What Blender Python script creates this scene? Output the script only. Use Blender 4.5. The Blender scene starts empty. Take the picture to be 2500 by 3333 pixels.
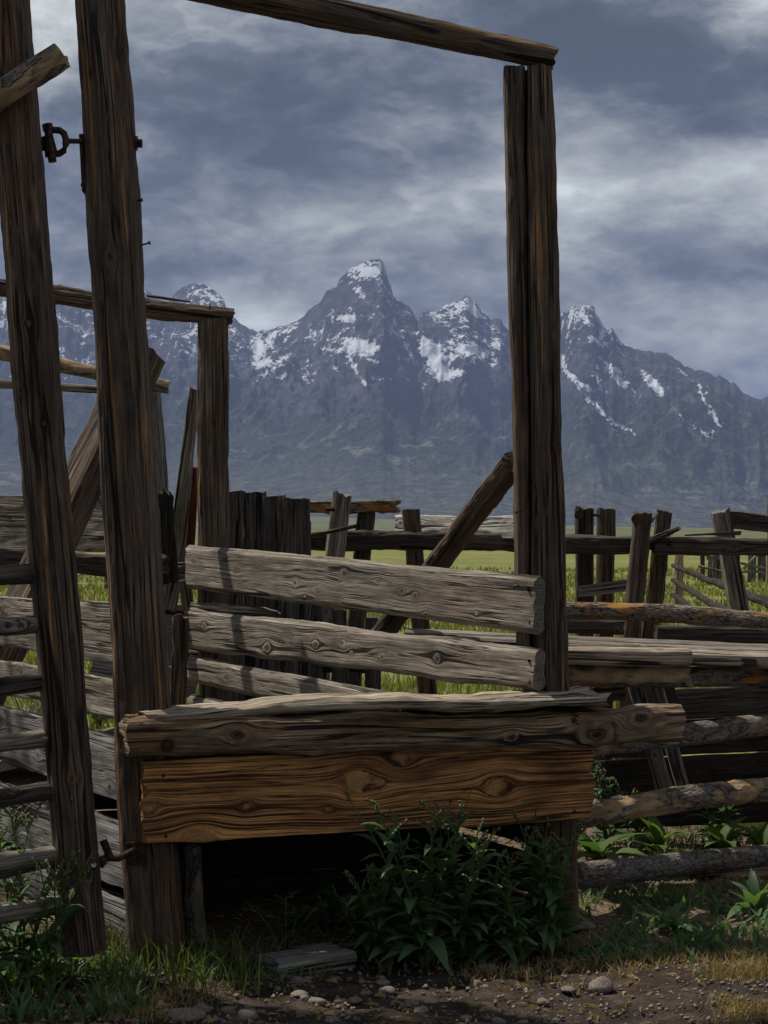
import bpy, math, random
import numpy as np
from mathutils import Vector, Matrix

random.seed(7)
RNG = np.random.default_rng(11)
SC = bpy.context.scene
COL = SC.collection
F = 5800.0            # focal length in photo pixels
HZ = 1735.0           # photo row of the horizon
EYE = 1.6
R = math.radians

# ------------------------------------------------------------------ camera
cam_d = bpy.data.cameras.new('camera')
cam = bpy.data.objects.new('camera', cam_d); COL.objects.link(cam)
cam.location = (0, 0, EYE); cam.rotation_euler = (R(90), 0, 0)
cam_d.sensor_fit = 'VERTICAL'; cam_d.sensor_height = 36.0
cam_d.lens = F / 3333.0 * 36.0
cam_d.shift_y = (HZ - 1666.5) / 3333.0
cam_d.clip_start = 0.05; cam_d.clip_end = 120000
SC.camera = cam

# ------------------------------------------------------------------ light
SUN_AZ, SUN_EL = 62.0, 60.0        # degrees left of the view axis, degrees up
sd = bpy.data.lights.new('sun', 'SUN'); sd.energy = 5.0; sd.angle = R(0.8); sd.color = (1.0, 0.93, 0.83)
sun = bpy.data.objects.new('sun', sd); COL.objects.link(sun)
SV = Vector((-math.sin(R(SUN_AZ)) * math.cos(R(SUN_EL)), math.cos(R(SUN_AZ)) * math.cos(R(SUN_EL)), math.sin(R(SUN_EL))))
sun.rotation_euler = SV.to_track_quat('Z', 'Y').to_euler(); sun.location = (0, 0, 30)
VS = SC.view_settings
SC.display_settings.display_device = 'sRGB'
VS.view_transform = 'Standard'; VS.look = 'None'; VS.exposure = 0.0; VS.gamma = 1.0; VS.use_curve_mapping = False
SC.cycles.use_denoising = True
SC.cycles.use_adaptive_sampling = True; SC.cycles.adaptive_threshold = 0.015
SC.cycles.max_bounces = 4; SC.cycles.diffuse_bounces = 2; SC.cycles.volume_bounces = 0
SC.cycles.transparent_max_bounces = 6; SC.cycles.transmission_bounces = 3


class NT:
    """small helper for writing node trees"""
    def __init__(s, tree): s.t = tree; s.L = tree.links
    def n(s, typ, **kw):
        nd = s.t.nodes.new(typ)
        for k, v in kw.items(): setattr(nd, k, v)
        return nd
    def put(s, sock, v):
        if isinstance(v, bpy.types.NodeSocket): s.L.new(v, sock)
        elif v is not None: sock.default_value = v
    def math(s, op, a, b=None, c=None, clamp=False):
        m = s.n('ShaderNodeMath', operation=op, use_clamp=clamp)
        s.put(m.inputs[0], a)
        if b is not None: s.put(m.inputs[1], b)
        if c is not None: s.put(m.inputs[2], c)
        return m.outputs[0]
    def comb(s, x, y, z):
        c = s.n('ShaderNodeCombineXYZ')
        for i, v in enumerate((x, y, z)): s.put(c.inputs[i], v)
        return c.outputs[0]
    def sep(s, v):
        c = s.n('ShaderNodeSeparateXYZ'); s.put(c.inputs[0], v); return c.outputs
    def noise(s, vec, scale=1.0, detail=3.0, rough=0.5, dist=0.0):
        q = s.n('ShaderNodeTexNoise'); s.put(q.inputs['Vector'], vec)
        q.inputs['Scale'].default_value = scale; q.inputs['Detail'].default_value = detail
        q.inputs['Roughness'].default_value = rough; q.inputs['Distortion'].default_value = dist
        return q.outputs[0]
    def ramp(s, v, a, b, lo=0.0, hi=1.0, smooth=True):
        m = s.n('ShaderNodeMapRange'); m.interpolation_type = 'SMOOTHSTEP' if smooth else 'LINEAR'
        s.put(m.inputs[0], v); s.put(m.inputs[1], a); s.put(m.inputs[2], b); s.put(m.inputs[3], lo); s.put(m.inputs[4], hi)
        return m.outputs[0]
    def mix(s, f, a, b, mode='MIX'):
        m = s.n('ShaderNodeMix', data_type='RGBA', blend_type=mode)
        s.put(m.inputs[0], f)
        for i, v in ((6, a), (7, b)):
            if isinstance(v, (tuple, list)): v = tuple(v) + ((1,) if len(v) == 3 else ())
            elif isinstance(v, float): v = (v, v, v, 1)
            s.put(m.inputs[i], v)
        return m.outputs[2]
    def attr(s, name):
        return s.n('ShaderNodeAttribute', attribute_name=name)


# ------------------------------------------------------------------ sky
world = bpy.data.worlds.new('World'); SC.world = world; world.use_nodes = True
w = NT(world.node_tree); world.node_tree.nodes.clear()
tc = w.n('ShaderNodeTexCoord').outputs['Generated']
nrm = w.n('ShaderNodeVectorMath', operation='NORMALIZE'); w.L.new(tc, nrm.inputs[0])
dx, dy, dz = w.sep(nrm.outputs[0])
sky = w.n('ShaderNodeTexSky', sky_type='NISHITA'); sky.sun_disc = False
sky.sun_elevation = R(SUN_EL); sky.sun_rotation = R(-SUN_AZ); sky.altitude = 2000
# storm cloud: layers of noise over the direction, squeezed so that the masses lie flat
base = w.comb(dx, dy, w.math('MULTIPLY', dz, 2.2))
def warp(vec, scale, amt, detail=4.0):
    q = w.n('ShaderNodeTexNoise'); w.L.new(vec, q.inputs['Vector']); q.inputs['Scale'].default_value = scale; q.inputs['Detail'].default_value = detail
    a = w.n('ShaderNodeVectorMath', operation='SUBTRACT'); w.L.new(q.outputs[1], a.inputs[0]); a.inputs[1].default_value = (.5, .5, .5)
    b = w.n('ShaderNodeVectorMath', operation='SCALE'); w.L.new(a.outputs[0], b.inputs[0]); b.inputs['Scale'].default_value = amt
    c = w.n('ShaderNodeVectorMath', operation='ADD'); w.L.new(vec, c.inputs[0]); w.L.new(b.outputs[0], c.inputs[1])
    return c.outputs[0]
pos = warp(base, 9.0, 0.075, 5.0)
n1 = w.noise(pos, 7.0, 4.0, 0.5)
n2 = w.noise(warp(base, 22.0, .03), 17.0, 7.0, 0.56)
n3 = w.noise(base, 60.0, 6.0, 0.62)
lit = w.math('ABSOLUTE', w.math('SUBTRACT', w.noise(warp(base, 16.0, .05), 13.0, 6.0, .58), .5))
lit = w.ramp(lit, 0.0, .10, 1.0, 0.0)                      # bright seams between the masses
# the cloud masses that can be told apart: centre (photo px), radii, weight
CL = [(850, 330, 480, 160, -.24), (1950, 120, 430, 200, -.26), (2330, 240, 300, 120, -.18), (640, 620, 560, 75, -.13),
      (1100, 420, 260, 70, -.14), (2380, 880, 330, 60, -.20), (2330, 430, 180, 45, -.22), (250, 860, 420, 60, -.10), (1300, 60, 500, 90, -.06),
      (140, 70, 130, 150, .34), (1830, 620, 140, 170, .30), (2150, 600, 280, 80, .18), (2460, 520, 180, 60, .18),
      (1400, 640, 260, 60, .14), (830, 1010, 200, 60, .22), (2050, 430, 130, 40, .20), (2480, 30, 80, 90, .28),
      (420, 480, 260, 60, .12), (1340, 430, 160, 35, .14), (2250, 1080, 340, 40, .10), (1130, 740, 240, 50, .12), (560, 240, 120, 60, .10)]
px_, py_, pz_ = w.sep(pos)
tot = None
for cx, cy, rx, ry, wt in CL:
    c = Vector(((cx - 1250) / F, 1.0, (HZ - cy) / F)).normalized()
    ex = w.math('MULTIPLY', w.math('SUBTRACT', px_, c.x), F / rx)
    ez = w.math('MULTIPLY', w.math('SUBTRACT', pz_, c.z * 2.2), F / (ry * 2.2))
    d2 = w.math('ADD', w.math('MULTIPLY', ex, ex), w.math('MULTIPLY', ez, ez))
    g = w.math('MULTIPLY', w.math('POWER', 2.718, w.math('MULTIPLY', d2, -0.7)), wt)
    tot = g if tot is None else w.math('ADD', tot, g)
tot = w.math('MULTIPLY', tot, w.ramp(dy, 0.0, 0.5))
v = w.math('ADD', w.math('MULTIPLY', w.math('SUBTRACT', n1, .5), .62), w.math('MULTIPLY', w.math('SUBTRACT', n2, .5), .72))
v = w.math('ADD', v, w.math('MULTIPLY', w.math('SUBTRACT', n3, .5), .34))
v = w.math('ADD', v, w.math('MULTIPLY', lit, .12))
v = w.math('ADD', w.math('MULTIPLY', w.math('ADD', v, w.math('MULTIPLY', tot, 1.45)), 1.28), .45)
cr = w.n('ShaderNodeValToRGB'); w.L.new(w.math('MULTIPLY', v, .8), cr.inputs[0])
el = cr.color_ramp.elements
el[0].position = 0.0; el[0].color = (.62, .78, 1.02, 1)
el[1].position = 1.0; el[1].color = (8.6, 9.2, 9.1, 1)
for p_, c_ in ((.20, (1.0, 1.20, 1.52)), (.38, (1.75, 1.98, 2.32)), (.54, (2.75, 2.95, 3.2)), (.70, (3.9, 4.1, 4.25)), (.86, (5.0, 5.3, 5.3)), (1.02, (6.2, 6.6, 6.5))):
    e = el.new(p_ * .8); e.color = c_ + (1,)
cov = w.ramp(v, 1.35, 1.8, 1.0, 0.6)
skyc = w.mix(cov, sky.outputs[0], cr.outputs[0])
bg = w.n('ShaderNodeBackground'); w.L.new(skyc, bg.inputs[0]); bg.inputs[1].default_value = 0.1
wo = w.n('ShaderNodeOutputWorld'); w.L.new(bg.outputs[0], wo.inputs[0])
world.cycles.sampling_method = 'MANUAL'; world.cycles.sample_map_resolution = 512


# ------------------------------------------------------------------ numeric helpers
def _hash(ix, iy, iz):
    h = (ix * 374761393 + iy * 668265263 + iz * 2147483647 + 1013904223) & 0xffffffff
    h = ((h ^ (h >> 13)) * 1274126177) & 0xffffffff
    h = ((h ^ (h >> 16)) * 2246822519) & 0xffffffff
    return ((h ^ (h >> 15)) & 0xffff) / 65535.0

def vnoise(x, y, z=0.0):
    x, y, z = np.broadcast_arrays(np.asarray(x, float), np.asarray(y, float), np.asarray(z, float))
    ix, iy, iz = np.floor(x).astype(np.int64), np.floor(y).astype(np.int64), np.floor(z).astype(np.int64)
    fx, fy, fz = x - ix, y - iy, z - iz
    fx, fy, fz = [t * t * t * (t * (t * 6 - 15) + 10) for t in (fx, fy, fz)]
    r = 0
    for a in (0, 1):
        for b in (0, 1):
            for c in (0, 1):
                r = r + _hash(ix + a, iy + b, iz + c) * (fx if a else 1 - fx) * (fy if b else 1 - fy) * (fz if c else 1 - fz)
    return r * 2 - 1

def fbm(x, y, z=0.0, o=4, gain=.5):
    r, a, f = 0, 1.0, 1.0
    for i in range(o):
        r = r + a * vnoise(np.asarray(x) * f + 13.7 * i, np.asarray(y) * f + 7.1 * i, np.asarray(z) * f); a *= gain; f *= 2.03
    return r

def ridged(x, y, z=0.0, o=4, gain=.5):
    r, a, f = 0, 1.0, 1.0
    for i in range(o):
        n = 1 - np.abs(vnoise(np.asarray(x) * f + 5.3 * i, np.asarray(y) * f + 9.1 * i, np.asarray(z) * f))
        r = r + a * n * n; a *= gain; f *= 2.07
    return r

def sstep(a, b, x):
    t = np.clip((np.asarray(x, float) - a) / (b - a), 0, 1); return t * t * (3 - 2 * t)

def ground_z(x, y):
    x = np.asarray(x, float); y = np.asarray(y, float)
    near = 0.035 * fbm(x * .9, y * .9, 3.0, 4) * (1 - sstep(25, 60, y)) + .25 * fbm(x * .03, y * .03, 1.0, 3) * sstep(20, 90, y)
    rise = sstep(250, 9000, y) ** 1.15 * np.clip(66 - .040 * x, -60, 170)
    return near + rise

def P(px, py, d):
    return Vector(((px - 1250) / F * d, d, EYE - (py - HZ) / F * d))

def GP(px, py):
    """the point of the flat ground seen at a photo pixel"""
    d = EYE * F / (py - HZ); q = P(px, py, d); q.z = float(ground_z(q.x, q.y)); return q


# ------------------------------------------------------------------ materials
MATS = {}
def new_mat(name):
    m = bpy.data.materials.new(name); m.use_nodes = True; m.node_tree.nodes.clear()
    MATS[name] = m; return m, NT(m.node_tree)

def finish(m, k, col, rough=.85, spec=.25, height=None, bs=.6, bd=.005, metal=0.0):
    b = k.n('ShaderNodeBsdfPrincipled'); k.put(b.inputs['Base Color'], col); k.put(b.inputs['Roughness'], rough)
    b.inputs['Specular IOR Level'].default_value = spec; b.inputs['Metallic'].default_value = metal
    if height is not None:
        bp = k.n('ShaderNodeBump'); bp.inputs['Strength'].default_value = bs; bp.inputs['Distance'].default_value = bd
        k.L.new(height, bp.inputs['Height']); k.L.new(bp.outputs[0], b.inputs['Normal'])
    o = k.n('ShaderNodeOutputMaterial'); k.L.new(b.outputs[0], o.inputs[0]); return b

def wood(name, dark, light, stain, knot=(.05, .03, .018), stain_at=(.50, .68), stain_amt=.8, fv=260., mv=85., contrast=(.20, .80),
         crack=.055, big=.040, streak=None, blotch=.55, bs=.75, bd=.006, knot_light=None):
    m, k = new_mat(name)
    g = k.attr('g'); x, v, s = k.sep(g.outputs['Vector'])
    kd = k.attr('kd').outputs['Fac']; cap = k.attr('cap').outputs['Fac']
    fine = k.noise(k.comb(k.math('MULTIPLY', x, 5.), k.math('MULTIPLY', v, fv), s), 1, 3.0, .6)
    warp = k.noise(k.comb(k.math('MULTIPLY', x, 1.3), k.math('MULTIPLY', v, 6.), s), 1, 2.0)
    vv = k.math('ADD', v, k.math('MULTIPLY', k.math('SUBTRACT', warp, .5), .014))
    band = k.noise(k.comb(k.math('MULTIPLY', x, 1.6), k.math('MULTIPLY', vv, mv), s), 1, 5.0, .70)
    st = k.noise(k.comb(k.math('MULTIPLY', x, 1.7), k.math('MULTIPLY', v, 9.), k.math('ADD', s, 4.)), 1, 5.0, .6)
    bl = k.noise(k.comb(k.math('MULTIPLY', x, 4.5), k.math('MULTIPLY', v, 11.), k.math('ADD', s, 9.)), 1, 4.0, .6)
    cn = k.noise(k.comb(k.math('MULTIPLY', x, .75), k.math('MULTIPLY', vv, 38.), k.math('ADD', s, 2.)), 1, 2.0, .5)
    ck = k.ramp(k.math('ABSOLUTE', k.math('SUBTRACT', cn, .5)), 0.0, crack, 1.0, 0.0)
    ck = k.math('MULTIPLY', ck, k.ramp(bl, .42, .58))
    bn = k.noise(k.comb(k.math('MULTIPLY', x, .38), k.math('MULTIPLY', vv, 10.), k.math('ADD', s, 12.)), 1, 2.5, .45)
    bw = k.math('MULTIPLY', k.ramp(k.noise(k.comb(k.math('MULTIPLY', x, 1.1), k.math('MULTIPLY', v, 5.), k.math('ADD', s, 15.)), 1, 2.0), .42, .60), big)
    bk = k.ramp(k.math('ABSOLUTE', k.math('SUBTRACT', bn, .5)), k.math('MULTIPLY', bw, .35), k.math('ADD', bw, .002), 1.0, 0.0)
    ck = k.math('MAXIMUM', ck, k.math('MULTIPLY', bk, k.ramp(bw, .004, .012)))
    col = k.mix(k.ramp(band, contrast[0], contrast[1]), dark, light)
    col = k.mix(k.math('MULTIPLY', k.ramp(st, stain_at[0], stain_at[1]), stain_amt), col, k.mix(k.ramp(band, .35, .65), tuple(c * .45 for c in stain), stain))
    if streak:
        sn = k.noise(k.comb(k.math('MULTIPLY', x, .9), k.math('MULTIPLY', v, 34.), k.math('ADD', s, 6.)), 1, 3.0, .55)
        col = k.mix(k.ramp(sn, .60, .68, 0, .8), col, streak)
    fm = k.ramp(fine, .28, .72, .36, 1.55, False)
    bm = k.ramp(bl, .3, .7, 1 - blotch, 1.15, False)
    mm = k.math('MULTIPLY', fm, bm)
    col = k.mix(1.0, col, k.comb(mm, mm, mm), 'MULTIPLY')
    kn = k.math('SINE', k.math('ADD', k.math('MULTIPLY', kd, 17.), k.math('MULTIPLY', fine, 5.)))
    core = k.ramp(kd, .35, 1.0, .9, 0.0)
    kc = k.mix(k.ramp(kn, -.6, .9), tuple(c * (.72 if knot_light else .5) for c in (knot_light or knot)), knot_light or tuple(c * 1.9 for c in knot))
    if knot_light is None: kc = k.mix(k.ramp(kd, .18, .4, 1.0, 0.0), kc, (.006, .004, .003))
    col = k.mix(core, col, kc)
    halo = k.math('MULTIPLY', k.ramp(kd, 1.0, 1.25), k.ramp(kd, 1.25, 2.4, 1.0, 0.0))
    col = k.mix(k.math('MULTIPLY', halo, .28), col, knot)
    ckm = k.math('MULTIPLY', ck, k.ramp(kd, .9, 1.3))
    col = k.mix(k.math('MULTIPLY', ckm, .93), col, (.006, .005, .004))
    # end grain
    rr = k.math('SQRT', k.math('ADD', k.math('MULTIPLY', x, x), k.math('MULTIPLY', v, v)))
    rings = k.math('SINE', k.math('ADD', k.math('MULTIPLY', rr, 900.), k.math('MULTIPLY', bl, 6.)))
    ec = k.mix(k.ramp(rings, -.8, .8), tuple(c * .30 for c in light), tuple(c * .52 for c in light))
    ecr = k.noise(k.comb(k.math('MULTIPLY', x, 70.), k.math('MULTIPLY', v, 70.), s), 1, 3.0)
    ec = k.mix(k.ramp(k.math('ABSOLUTE', k.math('SUBTRACT', ecr, .5)), 0, .035, .8, 0), ec, (.012, .010, .008))
    col = k.mix(cap, col, ec)
    h = k.math('ADD', k.math('MULTIPLY', fine, .55), k.math('MULTIPLY', band, .40))
    h = k.math('SUBTRACT', h, k.math('MULTIPLY', ckm, 1.3))
    h = k.math('SUBTRACT', h, k.math('MULTIPLY', core, k.math('MULTIPLY', kn, .25)))
    finish(m, k, col, k.ramp(fine, .2, .8, .72, .95), .22, h, bs, bd)
    return m

wood('weathered_board', (.098, .082, .064), (.44, .385, .315), (.22, .15, .095), stain_amt=.65, big=.026, bs=.5)
wood('grey_plank', (.12, .112, .105), (.36, .345, .325), (.22, .18, .14), stain_amt=.5)
wood('post_wood', (.046, .032, .022), (.215, .160, .118), (.17, .080, .034), stain_amt=.85, streak=(.42, .21, .075), mv=70, blotch=.6, big=.019)
wood('header_wood', (.045, .032, .022), (.20, .145, .10), (.16, .095, .05), stain_amt=.7, streak=(.30, .17, .075), mv=70)
wood('dark_rail', (.026, .021, .018), (.145, .122, .102), (.075, .045, .030), stain_amt=.7, blotch=.6)
wood('beam_wood', (.10, .062, .036), (.56, .41, .27), (.34, .18, .08), stain_at=(.42, .60), stain_amt=.8, blotch=.7, mv=48, bd=.012, bs=.9, crack=.07)
wood('orange_plank', (.055, .020, .008), (.66, .325, .118), (.20, .085, .032), stain_at=(.48, .66), stain_amt=.6, mv=112, fv=300, contrast=(.38, .58),
     knot=(.07, .028, .011), knot_light=(.40, .215, .085), blotch=.62, crack=.02, big=.012, bd=.004)
wood('cap_wood', (.17, .125, .085), (.68, .58, .45), (.38, .23, .12), stain_amt=.55, blotch=.5, mv=60, bd=.008)
wood('slab_wood', (.040, .035, .031), (.20, .182, .165), (.10, .07, .05), stain_amt=.6, blotch=.6)
wood('bleached_board', (.26, .24, .215), (.72, .69, .64), (.45, .38, .30), stain_amt=.4, blotch=.35, bs=.5)
wood('red_plank', (.07, .022, .012), (.30, .085, .04), (.2, .06, .03))
wood('pale_post', (.28, .21, .125), (.52, .41, .26), (.40, .28, .15), stain_amt=.5, blotch=.25)
wood('charred_shade_wood', (.012, .010, .009), (.07, .058, .05), (.05, .03, .02), blotch=.6)  # true char, plus painted shade on boards under the ramp and walkway

def bark(name, bcol, under, amt=(.52, .60)):
    m, k = new_mat(name)
    g = k.attr('g'); x, v, s = k.sep(g.outputs['Vector']); cap = k.attr('cap').outputs['Fac']
    fl = k.n('ShaderNodeTexVoronoi'); fl.inputs['Scale'].default_value = 1.0
    k.L.new(k.comb(k.math('MULTIPLY', x, 38.), k.math('MULTIPLY', v, 85.), s), fl.inputs['Vector'])
    fn = k.noise(k.comb(k.math('MULTIPLY', x, 60.), k.math('MULTIPLY', v, 120.), s), 1, 4.0, .6)
    bl = k.noise(k.comb(k.math('MULTIPLY', x, 4.), k.math('MULTIPLY', v, 13.), k.math('ADD', s, 3.)), 1, 5.0, .6)
    b2 = k.noise(k.comb(k.math('MULTIPLY', x, 9.), k.math('MULTIPLY', v, 22.), k.math('ADD', s, 8.)), 1, 5.0, .6)
    col = k.mix(k.ramp(fn, .3, .7), tuple(c * .35 for c in bcol), bcol)
    col = k.mix(k.ramp(fl.outputs['Distance'], .50, .95), col, tuple(c * .3 for c in bcol))
    un = k.mix(k.ramp(b2, .35, .65), tuple(c * .5 for c in under), under)
    msk = k.ramp(bl, amt[0], amt[1])
    col = k.mix(msk, col, un)
    col = k.mix(k.math('MULTIPLY', k.ramp(k.math('ABSOLUTE', k.math('SUBTRACT', bl, amt[0])), 0, .03, 1, 0), .8), col, (.012, .009, .007))
    col = k.mix(cap, col, (.26, .21, .155))
    h = k.math('ADD', k.math('MULTIPLY', fn, .6), k.math('MULTIPLY', fl.outputs['Distance'], -.9))
    h = k.math('MULTIPLY', h, k.math('SUBTRACT', 1.0, k.math('MULTIPLY', msk, .8)))
    h = k.math('SUBTRACT', h, k.math('MULTIPLY', msk, .9))
    finish(m, k, col, .9, .2, h, .9, .008)
    return m
bark('bark_orange', (.27, .225, .185), (.42, .20, .06))
bark('bark_grey', (.21, .185, .165), (.27, .22, .17), (.50, .57))
bark('bark_pale', (.25, .215, .18), (.38, .265, .15), (.44, .53))

def simple(name, c1, c2, scale=20., rough=.8, metal=0., bd=.003, spec=.3, detail=5., co='Object', r=(.35, .65)):
    m, k = new_mat(name)
    t = k.n('ShaderNodeTexCoord').outputs[co]
    oi = k.n('ShaderNodeObjectInfo').outputs['Random']
    n = k.noise(k.comb(*[k.math('ADD', q, k.math('MULTIPLY', oi, 9.)) for q in k.sep(t)]), scale, detail, .6)
    col = k.mix(k.ramp(n, r[0], r[1]), c1, c2)
    finish(m, k, col, rough, spec, n, .5, bd, metal)
    return m
simple('rusty_iron', (.012, .010, .009), (.075, .042, .028), 60., .62, .55, .0015)
simple('bright_bolt', (.25, .25, .24), (.45, .45, .43), 60., .45, .8, .0005)
simple('river_stone', (.085, .068, .058), (.23, .185, .155), 14., .75, 0, .003)

def leaf_mat(name, c1, c2, trans=.4, rough=.5):
    m, k = new_mat(name)
    oi = k.n('ShaderNodeObjectInfo').outputs['Random']
    gp = k.n('ShaderNodeNewGeometry'); n = k.noise(gp.outputs['Position'], 9., 3.)
    rpi = gp.outputs['Random Per Island']
    f = k.math('ADD', k.math('MULTIPLY', oi, .4), k.math('ADD', k.math('MULTIPLY', n, .35), k.math('MULTIPLY', rpi, .35)))
    col = k.mix(k.ramp(f, .25, .8), c1, c2)
    b = k.n('ShaderNodeBsdfPrincipled'); k.L.new(col, b.inputs['Base Color']); b.inputs['Roughness'].default_value = rough
    b.inputs['Specular IOR Level'].default_value = .3
    tr = k.n('ShaderNodeBsdfTranslucent'); k.L.new(k.mix(1.0, col, (1.25, 1.35, .55), 'MULTIPLY'), tr.inputs[0])
    ms = k.n('ShaderNodeMixShader'); ms.inputs[0].default_value = trans
    k.L.new(b.outputs[0], ms.inputs[1]); k.L.new(tr.outputs[0], ms.inputs[2])
    o = k.n('ShaderNodeOutputMaterial'); k.L.new(ms.outputs[0], o.inputs[0])
leaf_mat('weed_leaf', (.052, .105, .052), (.115, .190, .085))
leaf_mat('rosette_leaf', (.060, .115, .032), (.125, .19, .055), .45, .65)
leaf_mat('rose_leaf', (.022, .060, .022), (.045, .10, .032), .35)
leaf_mat('shade_tree_leaf', (.03, .07, .02), (.06, .12, .03), .35)
leaf_mat('stem_green', (.055, .095, .03), (.09, .13, .045), .2)
leaf_mat('bud_green', (.10, .14, .05), (.17, .20, .08), .3)
leaf_mat('flower_red', (.13, .02, .03), (.22, .05, .055), .25)
leaf_mat('meadow_grass', (.105, .135, .030), (.23, .225, .075), .4, .7)
leaf_mat('green_grass', (.042, .070, .018), (.115, .135, .040), .4, .6)
leaf_mat('dry_grass', (.20, .145, .065), (.36, .27, .13), .3, .8)
leaf_mat('sage_leaf', (.11, .125, .075), (.20, .20, .12), .25, .8)
simple('twig', (.05, .035, .025), (.16, .12, .085), 30.)

def ground_mat():
    m, k = new_mat('ground_soil')
    p = k.n('ShaderNodeNewGeometry').outputs['Position']; x, y, z = k.sep(p)
    a = k.noise(p, 1.3, 5.0); b = k.noise(p, 9.0, 6.0, .65); c = k.noise(p, 60.0, 4.0, .6)
    soil = k.mix(k.ramp(b, .35, .7), (.024, .018, .015), (.066, .049, .040))  # dark tone includes painted shade for the ground under and before the chute
    soil = k.mix(k.math('MULTIPLY', k.ramp(c, .55, .75), .35), soil, (.17, .14, .12))
    straw = k.mix(k.ramp(c, .35, .65), (.10, .075, .05), (.27, .20, .135))
    back = k.ramp(k.math('ADD', y, k.math('MULTIPLY', a, 1.6)), 7.3, 8.3)
    soil = k.mix(k.math('MULTIPLY', back, .7), soil, straw)
    n4 = k.noise(p, .06, 5.0, .6); n5 = k.noise(p, 1.1, 5.0, .65)
    mead = k.mix(k.ramp(n5, .35, .68), (.10, .125, .030), (.20, .195, .07))
    mead = k.mix(k.ramp(n4, .45, .68), mead, (.20, .19, .075))
    far = k.mix(k.ramp(k.noise(k.comb(k.math('MULTIPLY', x, .001), k.math('MULTIPLY', y, .0022), 0.), 1., 5.), .35, .65), (.085, .10, .045), (.135, .14, .07))
    far = k.mix(k.ramp(k.noise(k.comb(k.math('MULTIPLY', x, .012), k.math('MULTIPLY', y, .004), 2.), 1., 4.), .5, .62, 0, .7), far, (.075, .085, .05))
    mead = k.mix(k.ramp(y, 150., 600.), mead, far)
    col = k.mix(k.ramp(k.math('ADD', y, k.math('MULTIPLY', a, 3.)), 11.0, 14.0), soil, mead)
    v = k.n('ShaderNodeTexVoronoi'); v.inputs['Scale'].default_value = 45.0; k.L.new(p, v.inputs['Vector'])
    h = k.math('ADD', k.math('MULTIPLY', b, 1.0), k.math('MULTIPLY', k.ramp(v.outputs['Distance'], 0, .5, 1, 0), .35))
    h = k.math('ADD', h, k.math('MULTIPLY', c, .35))
    finish(m, k, col, .95, .1, h, .8, .02)
ground_mat()

def mountain_mat():
    m, k = new_mat('mountain_rock')
    gp = k.n('ShaderNodeNewGeometry'); p = gp.outputs['Position']; x, y, z = k.sep(p)
    sn = k.attr('snow').outputs['Fac']; fo = k.attr('forest').outputs['Fac']
    a = k.noise(p, .0022, 7.0, .62); b = k.noise(p, .011, 6.0, .6); c = k.noise(p, .035, 4.0, .6)
    strata = k.noise(k.comb(k.math('MULTIPLY', x, .004), k.math('MULTIPLY', y, .004), k.math('MULTIPLY', z, .016)), 1, 5.0, .6)
    rock = k.mix(k.ramp(b, .35, .65), (.024, .025, .034), (.072, .071, .082))
    rock = k.mix(k.ramp(strata, .52, .68, 0, .5), rock, (.100, .096, .102))
    forest = k.mix(k.ramp(c, .35, .65), (.012, .018, .013), (.035, .045, .028))
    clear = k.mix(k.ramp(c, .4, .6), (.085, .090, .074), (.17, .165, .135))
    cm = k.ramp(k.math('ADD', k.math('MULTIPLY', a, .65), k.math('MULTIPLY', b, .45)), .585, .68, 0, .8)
    cm = k.math('MAXIMUM', cm, k.math('MULTIPLY', k.attr('low').outputs['Fac'], k.ramp(b, .36, .66, .05, .50)))  # lower slopes lightened in colour for pale haze, drawn as extra clearings
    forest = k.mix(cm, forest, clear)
    ff = k.ramp(k.math('ADD', fo, k.math('MULTIPLY', k.math('SUBTRACT', b, .5), .9)), .42, .58)
    col = k.mix(ff, rock, forest)
    sf = k.math('ADD', sn, k.math('ADD', k.math('MULTIPLY', k.math('SUBTRACT', c, .5), 1.25), k.math('MULTIPLY', k.math('SUBTRACT', b, .5), .8)))
    sf = k.ramp(sf, .47, .56)
    col = k.mix(sf, col, (.56, .59, .65))
    h = k.math('ADD', k.math('MULTIPLY', b, 1.), k.math('MULTIPLY', c, .5))
    finish(m, k, col, .9, .1, k.math('MULTIPLY', h, k.math('SUBTRACT', k.math('SUBTRACT', 1., k.math('MULTIPLY', sf, .7)), k.math('MULTIPLY', ff, .25))), 1.0, 34.)
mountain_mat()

# ------------------------------------------------------------------ object helpers
WM = {}
def tag(o, label=None, cat=None, group=None, kind=None):
    if label: o['label'] = label
    if cat: o['category'] = cat
    if group: o['group'] = group
    if kind: o['kind'] = kind
    return o

def thing(name, loc, label, cat, group=None):
    o = bpy.data.objects.new(name, None); COL.objects.link(o); o.location = loc
    o.empty_display_size = .1
    WM[o] = Matrix.Translation(loc)
    return tag(o, label, cat, group)

def link(name, me, M=None, parent=None):
    o = bpy.data.objects.new(name, me); COL.objects.link(o)
    M = M or Matrix.Identity(4)
    WM[o] = M
    if parent is not None:
        o.parent = parent; o.matrix_parent_inverse = WM[parent].inverted()
    o.matrix_basis = M
    return o

def mesh_from(name, V, faces, mat, smooth=True, attrs=None):
    me = bpy.data.meshes.new(name)
    me.from_pydata([tuple(q) for q in np.asarray(V).tolist()] if not isinstance(V, list) else V, [], faces)
    if smooth: me.polygons.foreach_set('use_smooth', [True] * len(me.polygons))
    for nm, (typ, arr) in (attrs or {}).items():
        a = me.attributes.new(nm, typ, 'POINT')
        a.data.foreach_set('vector' if typ == 'FLOAT_VECTOR' else 'value', np.asarray(arr, np.float32).ravel())
    me.materials.append(MATS[mat]); me.update()
    return me

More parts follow.
